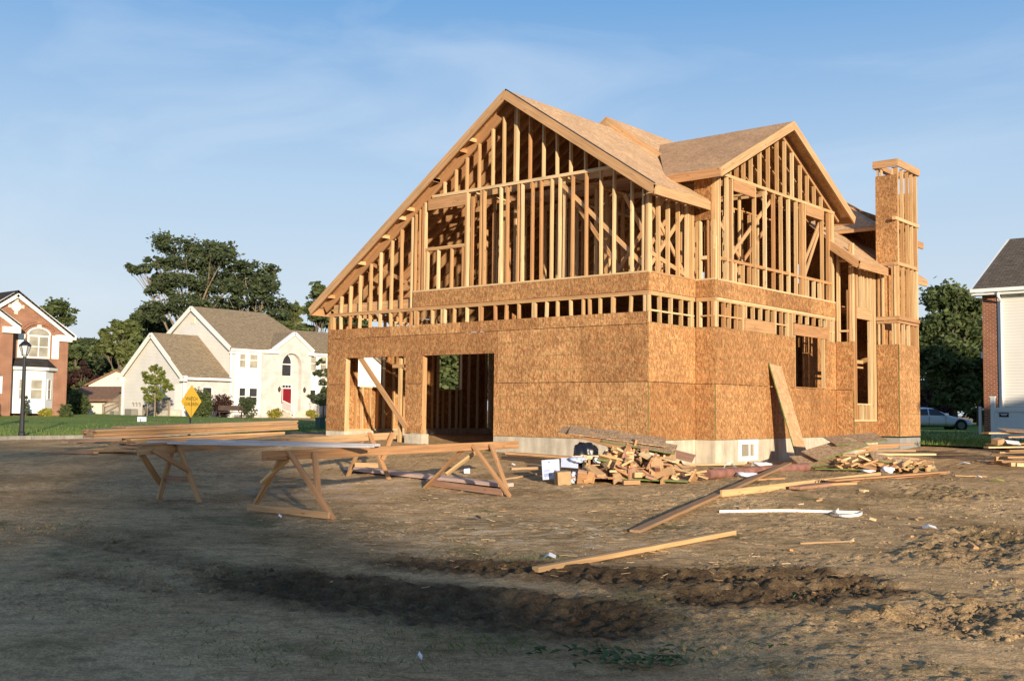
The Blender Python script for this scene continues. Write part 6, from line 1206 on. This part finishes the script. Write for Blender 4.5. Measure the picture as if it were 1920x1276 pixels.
# pipe, strap and crossing planks
a, b = G(1325, 889, .09), G(1513, 875, .09); mb = MB(); mb.tube([a, b], .085, 20); tag(mb.build('drain_pipe', M_PIPE), 'reddish brown pipe lying on the dirt by the wall', 'pipe')
def strap(pts, label, h=.012, w=.035, m=M_STRAP):
    mb = MB(); P = [G(*p[:2]) + Z * (p[2] if len(p) > 2 else .02) for p in pts]
    for _ in range(2): P = [P[0]] + [q for p0, p1 in zip(P, P[1:]) for q in (p0.lerp(p1, .25), p0.lerp(p1, .75))] + [P[-1]]
    for p0, p1 in zip(P, P[1:]): mb.bar(p0, p1 + (p1 - p0) * .08, h, w, Z, .5)
    return tag(mb.build('strap', m), label, 'strap')
strap([(1349, 961), (1400, 960), (1460, 959), (1520, 960), (1562, 963, .03), (1600, 965, .04), (1619, 967, .05), (1610, 971, .04), (1580, 971, .03), (1565, 967, .03), (1572, 962, .06)], 'long white strap with a looped end on the dirt')
strap([(1360, 893, .02), (1356, 886, .12), (1368, 881, .16), (1385, 886, .05), (1395, 892, .02), (1408, 890, .05), (1411, 882, .2)], 'white curled strap in front of the brown pipe', .008, .03)
for (px, py, s) in ((1400, 890, 4), (1426, 870, 3)): c = G(px, py, .05); blob('crumpled_plastic', c, (.22, .1, .05), M_PAPER, {4: 'crumpled white plastic in front of the brown pipe', 3: 'flat white plastic behind the brown pipe'}[s], 'plastic', .4, s)
plank('flat reddish board end on the ground behind the pipe', G(1402, 866, .03), G(1465, 866, .03), .16, .03, M_REDW)
a, b = G(1190, 996, .03), G(1478, 868, .16); plank('long grey plank running from the mud up to the brown pipe', a, b, .13, .04, M_OLD)
a, b = G(1352, 925, .10), G(1650, 890, .06); wb1 = plank('long pale plank with black handwriting on its side', a, b, .04, .105, M_STUD, Z)
d_ = (b - a).normalized(); n_ = d_.cross(Z).normalized(); n_ = n_ if n_.dot(FH) < 0 else -n_
p = a.lerp(b, .56); mb = MB(); text_mb(mb, '(70)', p - Z * .034 + n_ * .0235, d_ * 2.3, Z, .105, (0, 0, 0), bold=.02); mb.build('handwriting', M_INK, wb1)
plank('reddish wide plank under the pale one', G(1490, 914, .05), G(1772, 884, .03), .20, .05, M_REDW); plank('orange plank end below the handwriting', G(1478, 910, .03), G(1600, 905, .03), .18, .04, M_BEAM)
plank('pale plank over the far end of the reddish plank', G(1560, 900, .10), G(1768, 884, .07), .16, .03, M_BEAM)
plank('thin lath behind the crossing planks', G(1395, 900, .02), G(1470, 896, .02), .06, .03, M_BEAM)
a, b = G(1004, 1067, .03), G(1375, 997, .05); plank('lone pale stud lying across the mud ruts', a, b, .085, .05, M_STUD)
plank('thin stick on the dirt beyond the wheel ruts', G(1500, 1018, .01), G(1598, 1014, .015), .02, .02, M_OLD); plank('thin pale lath by the right hand heap', G(1790, 891, .02), G(1850, 893, .02), .05, .02, M_STUD)
for i, (px, py, s) in enumerate(((1620, 920, .08), (1500, 945, .05), (1395, 952, .06), (1595, 1012, .05), (1825, 1023, .06), (1725, 970, .04), (1635, 972, .05), (1535, 938, .05), (1480, 1030, .04), (1705, 1005, .05), (150, 985, .03), (1090, 912, .03))):
    block(G(px, py, s * .35), s * 2.0, s * 1.1, s * .6, (random.uniform(-.4, .4), random.uniform(-.3, .3), random.uniform(0, 6)), random.choice((M_STUD, M_OLD)), 'small chip of wood lying on the bare dirt', 'wood chips on the dirt', 'wood_chip', 'wood chip')
def paper(px, py, w, d, label, m=M_PAPER, name='paper_scrap', cat='paper'):
    c = G(px, py, .02); mb = MB(); a = RH * w / 2; b = FH * d / 2
    vs = [c - a - b, c - a * .2 - b * 1.2 + Z * .03, c + a - b * .8, c + a * 1.1 + b * .7 + Z * .02, c + a * .1 + b + Z * .045, c - a * .9 + b * .8]; vs += [q + Z * .004 for q in vs]
    mb.add(vs, [(0, 1, 4, 5), (1, 2, 3, 4), (6, 11, 10, 7), (7, 10, 9, 8)], [(0, 0, 0)] * 12, .5); return tag(mb.build(name, m), label, cat)
paper(1742, 990, .17, .10, 'white scrap of paper lying alone on the dirt, right of the strap'); paper(1870, 902, .25, .14, 'yellow green wrapper on the dirt near the right heap', M_LIME, 'wrapper', 'wrapper'); paper(1030, 1045, .12, .10, 'crumpled white paper in the green tuft by the lone stud')
paper(960, 872, .12, .08, 'white scrap behind the nearer sawhorse leg'); paper(1808, 869, .25, .12, 'white crumpled scrap between the two right heaps'); paper(1835, 895, .12, .06, 'tiny white scrap beside the thin lath'); paper(523, 970, .06, .04, 'tiny white scrap in front of the nearer sawhorse'); paper(785, 1236, .04, .03, 'tiny white fleck in the foreground dirt')
cpt = G(875, 888, .0); mb = MB(); mb.tube([cpt + Z * .05 - RH * .05, cpt + Z * .055 + RH * .06], [.045, .055], 14); tag(mb.build('plastic_cup', M_PAPER), 'white plastic cup lying between the sawhorse and the heap', 'cup')
paper(893, 972, .11, .05, 'dark crumpled scrap on the dirt in front of the sawhorses', M_DARK)
plank('small dark stick on the sawdust between the sawhorses', G(792, 931, .01), G(805, 937, .015), .015, .015, M_OLD)

# right hand heap by the chimney
C2, K2, L2 = local(1655, 885)
def A2(px): return (px - 1655) * K2
for lb, px, b, h, L, w, e in (('top grey brown sheet on the right hand heap', 1640, 1.25, .62, 1.15, .7, (R(13), R(-5), YAW + .10)), ('lower sheet sloping left on the right hand heap', 1590, .9, .42, 1.2, .7, (R(14), R(-16), YAW + .2)), ('sheet sloping down the right side of the heap by the chimney', 1705, .35, .22, 1.3, .65, (R(16), R(9), YAW - .15)), ('dark sheet tipped over at the left of the right hand heap', 1555, .8, .18, 1.0, .7, (R(14), R(-4), YAW + .1))):
    sheetat(L2(A2(px), b, h), L, w, .018, e, M_OSBOLD, lb, edge=1)
for lb, a, b, m, w in (('board sticking farthest up and right out of the right hand heap', (A2(1640), 1.0, .48), (A2(1745), .9, .56), M_BEAM, .09), ('pale board below the topmost stick of the right hand heap', (A2(1615), .95, .40), (A2(1712), .85, .50), M_STUD, .09), ('grey board in the middle of the right hand heap', (A2(1650), .8, .40), (A2(1742), .75, .42), M_OLD, .12), ('longest stick, poking right out of the heap by the chimney', (A2(1640), .6, .33), (A2(1775), .55, .36), M_STUD, .07), ('short pale board across the middle of the heap by the chimney', (A2(1625), .7, .32), (A2(1660), .5, .46), M_STUD, .08), ('dark board under the sticks of the heap by the chimney', (A2(1600), .75, .30), (A2(1740), .5, .26), M_OLD, .14)):
    plank(lb, L2(*a), L2(*b), w, .04, m, name='board', cat='board')
LB2 = 'short sawn block in the heap of offcuts below the chimney'
for i in range(70):
    a = random.uniform(A2(1575), A2(1745)); b = random.uniform(-.15, .75); L = random.choice((.15, .22, .3, .36)); w = random.choice((.09, .09, .14))
    e = (random.uniform(-.3, .3) + (1.57 if random.random() < .4 else 0), random.uniform(-.5, .2), YAW + random.gauss(.9, .6)) if a > A2(1680) else (random.uniform(-.4, .4), random.uniform(-.4, .4), random.uniform(0, 6))
    block(L2(a, b, .03 + .26 * random.random() * (1 - (a / 1.1) ** 2 * .6)), L, w, .038, e, random.choice((M_STUD, M_STUD, M_BEAM)), LB2, 'offcuts of the right scrap heap')
plank('green edged strip at the left foot of the right hand heap', L2(A2(1530), .1, .04), L2(A2(1625), -.05, .05), .12, .02, M_GREENEDGE)
blob('crumpled_plastic', L2(A2(1660), -.12, .06), (.13, .1, .07), M_PAPER, 'white plastic bundle in front of the right hand heap', 'plastic', .35, 21); blob('crumpled_plastic', L2(A2(1622), -.15, .03), (.14, .06, .03), M_PAPER, 'flat white plastic at the left foot of the right hand heap', 'plastic', .35, 22)
# heap cut by the right edge of the picture
C3, K3, L3 = local(1895, 872)
def A3(px): return (px - 1895) * K3
for lb, px0, px1, b, h, w, m in (('top board of the stack at the right edge of the picture', 1866, 1990, .5, .70, .3, M_STUD), ('second board of the stack at the right edge', 1900, 1990, .35, .62, .2, M_BEAM), ('wide pale board, longest in the stack at the right edge', 1853, 1990, .1, .40, .2, M_STUD), ('board just above the long one in the right edge stack', 1865, 1990, .3, .46, .25, M_BEAM), ('lower board in the stack at the right edge', 1883, 1990, -.05, .19, .2, M_STUD), ('bottom board of the stack at the right edge', 1868, 1990, -.15, .10, .2, M_OLD), ('dark board deep inside the stack at the right edge', 1875, 1990, .2, .28, .3, M_OLD), ('grey board under the long one in the right edge stack', 1890, 1990, .05, .33, .2, M_OLD)):
    plank(lb, L3(A3(px0), b, h), L3(A3(px1), b + .25, h + .02), w, .035, m, name='board', cat='board')
sheetat(L3(A3(1925), .5, .76), .7, .5, .012, (R(8), R(3), YAW), M_OSBOLD, 'small sheet on top of the stack at the right edge')
carton('cardboard_box', L3(A3(1877), .15, .47), .24, .18, .13, (R(10), R(-8), YAW + .5), M_CARD, 'torn open cardboard box on the stack at the right edge'); sheetat(L3(A3(1902), .05, .52), .3, .24, .006, (R(18), R(6), YAW - .2), M_PAPER, 'white sheet of paper on the stack at the right edge', name='paper_sheet', cat='paper')
mb = MB(); mb.tube([L3(A3(1846), .2, .02), L3(A3(1866), .2, .22), L3(A3(1890), .3, .62), L3(A3(1906), .3, .64), L3(A3(1925), .2, .5)], .01, 6); tag(mb.build('black_strap', M_BLACK), 'thin black cable arching over the stack at the right edge', 'strap')
for x_, b_, s in ((1889, -.3, .05), (1898, -.35, .05), (1880, .2, .1)): block(L3(A3(x_), b_, s), .16, .12, s * 1.6, (0, 0, YAW), M_STUD, 'short block propping the stack at the right edge', 'blocks under the right edge stack', 'bearer', 'bearer')

# street lamp
g0 = dep(40, 823, 41); t = thing('street_lamp', g0, 'black lantern lamp post standing on the kerb by the brick house', 'street lamp'); k = 41 / FPX; Hl = (823 - 636) * k
mb = MB(); mb.lathe(g0 - Z * .3, [(.13, 0), (.13, .55), (.10, .6), (.085, 1.0), (.065, Hl * .83 + .3)], 12); mb.build('post', M_BLACK, t)
zz0 = Hl * .845; mb = MB(); mb.lathe(g0, [(.05, Hl * .82), (.10, zz0), (.20, zz0 + .34 * .9), (.20, zz0 + .34)], 6); lan = mb.build('lantern_glass', M_LAMPG, t)
mb = MB()
for i in range(6): an = i * math.pi / 3; mb.bar(g0 + Vector((math.cos(an) * .10, math.sin(an) * .10, zz0)), g0 + Vector((math.cos(an) * .205, math.sin(an) * .205, zz0 + .34)), .02, .02)
mb.lathe(g0, [(.12, zz0 - .03), (.12, zz0 + .01)], 6); mb.build('lantern_frame', M_BLACK, lan)
mb = MB(); mb.lathe(g0, [(.24, zz0 + .34), (.24, zz0 + .37), (.12, zz0 + .50), (.05, zz0 + .55), (.04, zz0 + .62), (.0, zz0 + .66)], 8); mb.build('lantern_cap', M_BLACK, t)
# warning sign
sp = dep(359, 752, 42); t = thing('warning_sign', (sp.x, sp.y, gz(sp.x, sp.y)), 'yellow diamond WATCH CHILDREN sign on a thin dark post', 'sign'); se = (RH * .34 + FH * .94).normalized(); sn = Vector((se.y, -se.x, 0)); hd = 31 * 42 / FPX
mb = MB(); mb.prism(sp, se, Z, [(-hd, 0), (0, -hd), (hd, 0), (0, hd)], -sn * .01); pl = mb.build('sign_plate', M_YEL, t)
mb = MB(); text_mb(mb, 'WATCH', sp + sn * .004 + Z * .03, se, Z, .205, (0, 0, 0)); text_mb(mb, 'CHILDREN', sp + sn * .004 - Z * .17, se, Z, .185, (0, 0, 0)); mb.build('sign_lettering', M_INK, pl)
mb = MB(); mb.bar((sp.x - sn.x * .03, sp.y - sn.y * .03, gz(sp.x, sp.y) - .3), (sp.x - sn.x * .03, sp.y - sn.y * .03, sp.z + .2), .06, .04, Y); mb.build('post', M_BLACK, t)
# street name / sale board cut by the left edge
sp = dep(-6, 720, 50); t = thing('sale_board', (sp.x, sp.y, gz(sp.x, sp.y)), 'white board with dark blue lettering cut by the left picture edge', 'sign'); k = 50 / FPX
mb = MB(); wall(mb, sp, RH, Z, FH * .03, (-22 * k, -17 * k, 10 * k, 15 * k)); pl = mb.build('board_face', M_BLUEW, t); mb = MB()
for i, tx in enumerate(('LOTS', 'FREE', 'OPEN', 'HOMES')): text_mb(mb, tx, sp - FH * .006 + RH * (9 * k) + Z * ((9 - i * 7.6) * k), RH, Z, .19, (0, 0, 0), 'RIGHT')
mb.build('board_lettering', M_BLUE, pl)
for dx in (-20, -11): p_ = sp + RH * dx * k + FH * .05; mb = MB(); mb.box(p_.x - .04, p_.y - .04, gz(p_.x, p_.y) - .2, p_.x + .04, p_.y + .04, sp.z + .35); mb.build('post', M_PANEL, t)
# small yard sign, bench, utility pedestal
sp = dep(267, 787, 62); t = thing('yard_sign', (sp.x, sp.y, gz(sp.x, sp.y)), 'small pale blue folded yard sign on the lawn', 'sign'); k = 62 / FPX
for s_, (u0, u1) in ((-1, (-9 * k, 0)), (1, (0, 9 * k))):
    e = (RH + FH * (.35 * -s_)).normalized(); mb = MB(); wall(mb, sp, e, Z, FH * .02, (u0, -8 * k, u1, 6 * k)); pn = mb.build('sign_panel', M_BOXW, t)
    mb = MB(); wall(mb, sp - FH * .006, e, Z, FH * .004, (u0 * .85 if s_ < 0 else u1 * .3, -5.5 * k, u0 * .1 if s_ < 0 else u1 * .8, -4.2 * k)); 
    if s_ < 0: wall(mb, sp - FH * .006, e, Z, FH * .004, (u0 * .45, -4 * k, u0 * .2, 3 * k))
    mb.build('sign_print', M_NAVY, pn)
for u in (-6, 6): p_ = sp + RH * u * k; mb = MB(); mb.box(p_.x - .01, p_.y - .01, gz(p_.x, p_.y) - .1, p_.x + .01, p_.y + .01, sp.z); mb.build('wire_leg', M_DARK, t)
sp = dep(432, 782, 80); sp.z = gz(sp.x, sp.y) + .05; t = thing('garden_bench', sp, 'dark garden bench on the lawn before the pale house', 'bench'); be = (RH * .95 + FH * .3).normalized(); bn = Vector((be.y, -be.x, 0))
M_BENCH = simple('dark_bench_wood', (.07, .05, .04), .95, .05, .2)
for nm, o_, h0, h1, th in (('seat', .0, .42, .47, .45), ('backrest', -.25, .55, .92, .05)): mb = MB(); wall(mb, sp + bn * (o_ + th / 2), be, Z, -bn * th, (-.9, h0, .9, h1)); mb.build(nm, M_BENCH, t)
for u in (-.8, .8):
    for o_ in (-.2, .2): p_ = sp + be * u + bn * o_; mb = MB(); mb.box(p_.x - .03, p_.y - .03, sp.z - .05, p_.x + .03, p_.y + .03, sp.z + .45); mb.build('leg', M_BENCH, t)
sp = G(600, 808); mb = MB(); mb.box(-.18, -.16, -.2, .18, .16, .62); mb.box(-.2, -.18, .62, .2, .18, .68); mb.v = [tuple(Vector(q) + sp) for q in mb.v]; tag(mb.build('utility_pedestal', M_TEAL), 'small dark green utility box at the left house corner', 'utility box')
# low picket fence by the deck steps
sp = dep(132, 781, 100); sp.z = gz(sp.x, sp.y); t = thing('picket_fence', sp, 'low grey picket fence beside the brick house', 'fence'); k = 100 / FPX
mb = MB(); 
for i in range(15): p_ = sp + RH * (i * 2.2 * k); mb.box(p_.x - .04, p_.y - .02, sp.z - .1, p_.x + .04, p_.y + .02, sp.z + .6)
mb.build('pickets', M_DECKW, t); mb = MB(); mb.bar(sp + Z * .4, sp + RH * (31 * k) + Z * .4, .03, .07); mb.build('rail', M_DECKW, t)

# silver saloon car, side on, partly hidden by the house
cp = dep(1745, 806, 66); cp.z = gz(cp.x, cp.y) + .02
CE = RH.copy(); CN = -FH; k = 66 / FPX; xn = (1817 - 1745) * k      # nose, measured from cp
t = thing('silver_car', cp, 'silver saloon car parked behind the unfinished house', 'car')
Lc, Wc, Hc = 4.7, 1.78, 1.42
def cpnt(x, y, z): return cp + CE * (xn - x) + FH * y + Z * z     # x from the nose backwards
prof = [(0, .30, .52, .62), (.12, .22, .62, .78), (.5, .20, .74, .86), (1.2, .19, .86, .89), (1.55, .19, .93, .90), (2.3, .19, 1.37, .90), (2.9, .19, 1.42, .90), (3.5, .19, 1.36, .90), (4.15, .2, .98, .89), (4.55, .25, .92, .84), (4.7, .35, .78, .72)]
vs, fs, ls = [], [], []
for x, z0, z1, hw in prof:
    belt = min(z1, .90); tw = hw - (.20 if z1 > 1.1 else .05)
    ring = [(-hw * .96, z0), (-hw, (z0 + belt) / 2), (-hw * .97, belt - .05 if z1 <= 1.1 else belt), (-tw, z1 - (.04 if z1 > 1.1 else .02)), (-tw * .6, z1), (tw * .6, z1), (tw, z1 - (.04 if z1 > 1.1 else .02)), (hw * .97, belt - .05 if z1 <= 1.1 else belt), (hw, (z0 + belt) / 2), (hw * .96, z0)]
    vs += [cpnt(x, y, z) for y, z in ring]; ls += [(x, y, z) for y, z in ring]
n = 10
for i in range(len(prof) - 1):
    for j in range(n): fs.append((i * n + j, i * n + (j + 1) % n, (i + 1) * n + (j + 1) % n, (i + 1) * n + j))
fs += [tuple(range(n)), tuple(range((len(prof) - 1) * n, len(prof) * n))[::-1]]
mb = MB(); mb.add(vs, fs, ls, .5); body = mb.build('body', M_CAR, t, smooth=True)
bm = bmesh.new(); bm.from_mesh(body.data); bmesh.ops.recalc_face_normals(bm, faces=bm.faces); bm.to_mesh(body.data); bm.free()
sb_ = body.modifiers.new('s', 'SUBSURF'); sb_.levels = 2; sb_.render_levels = 2
def sideq(x0, z0, x1, z1, x2, z2, x3, z3, nm, m, par=t, o=.0):
    for s_ in (-1, 1):
        def yy(z): return s_ * (.885 - max(0, z - .88) * .42 + o)
        mb = MB(); q = [cpnt(x, yy(z), z) for x, z in ((x0, z0), (x1, z1), (x2, z2), (x3, z3))]; mb.add(q + [p + FH * s_ * .02 for p in q], [(0, 1, 2, 3), (7, 6, 5, 4), (0, 4, 5, 1), (1, 5, 6, 2), (2, 6, 7, 3), (3, 7, 4, 0)], [(0, 0, 0)] * 8, .5); mb.build(nm, m, par)
sideq(1.75, .93, 2.75, .93, 2.75, 1.31, 2.3, 1.29, 'side_window', M_GLASS); sideq(2.83, .93, 3.75, .93, 3.45, 1.27, 2.83, 1.31, 'side_window', M_GLASS)
mb = MB(); mb.add([cpnt(1.62, -.66, .95), cpnt(1.62, .66, .95), cpnt(2.22, .56, 1.33), cpnt(2.22, -.56, 1.33)], [(0, 1, 2, 3)], [(0, 0, 0)] * 4); mb.build('windscreen', M_GLASS, t)
for x in (.85, 3.75):
    for s_ in (-1, 1):
        c = cpnt(x, s_ * .80, .32); mb = MB(); mb.tube([c - FH * s_ * .12, c + FH * s_ * .11], .33, 20); wh_ = mb.build('wheel', M_TYRE, t); mb = MB(); mb.tube([c + FH * s_ * .112, c + FH * s_ * .118], .21, 16); mb.build('rim', M_RIM, wh_)
        mb = MB(); mb.tube([c + FH * s_ * .06, c + FH * s_ * .085], .39, 20); mb.build('wheel_arch', M_DARK, t)
for s_ in (-1, 1):
    mb = MB(); mb.add([cpnt(.06, s_ * .5, .55), cpnt(.30, s_ * .80, .58), cpnt(.42, s_ * .80, .70), cpnt(.12, s_ * .52, .66)], [(0, 1, 2, 3)], [(0, 0, 0)] * 4); mb.build('headlight', M_LAMPG, t)
    mb = MB(); c = cpnt(1.75, s_ * .98, .98); mb.box(c.x - .09, c.y - .06, c.z - .06, c.x + .09, c.y + .06, c.z + .07); mb.build('wing_mirror', M_CAR, t)
    for x in (2.62, 3.35): mb = MB(); mb.bar(cpnt(x, s_ * .905, .80), cpnt(x + .18, s_ * .905, .80), .02, .03); mb.build('door_handle', M_CAR, t)
    mb = MB()
    for x in (1.78, 2.79): mb.bar(cpnt(x, s_ * .897, .3), cpnt(x, s_ * .897, .86), .012, .012)
    mb.build('door_gap', M_DARK, t)
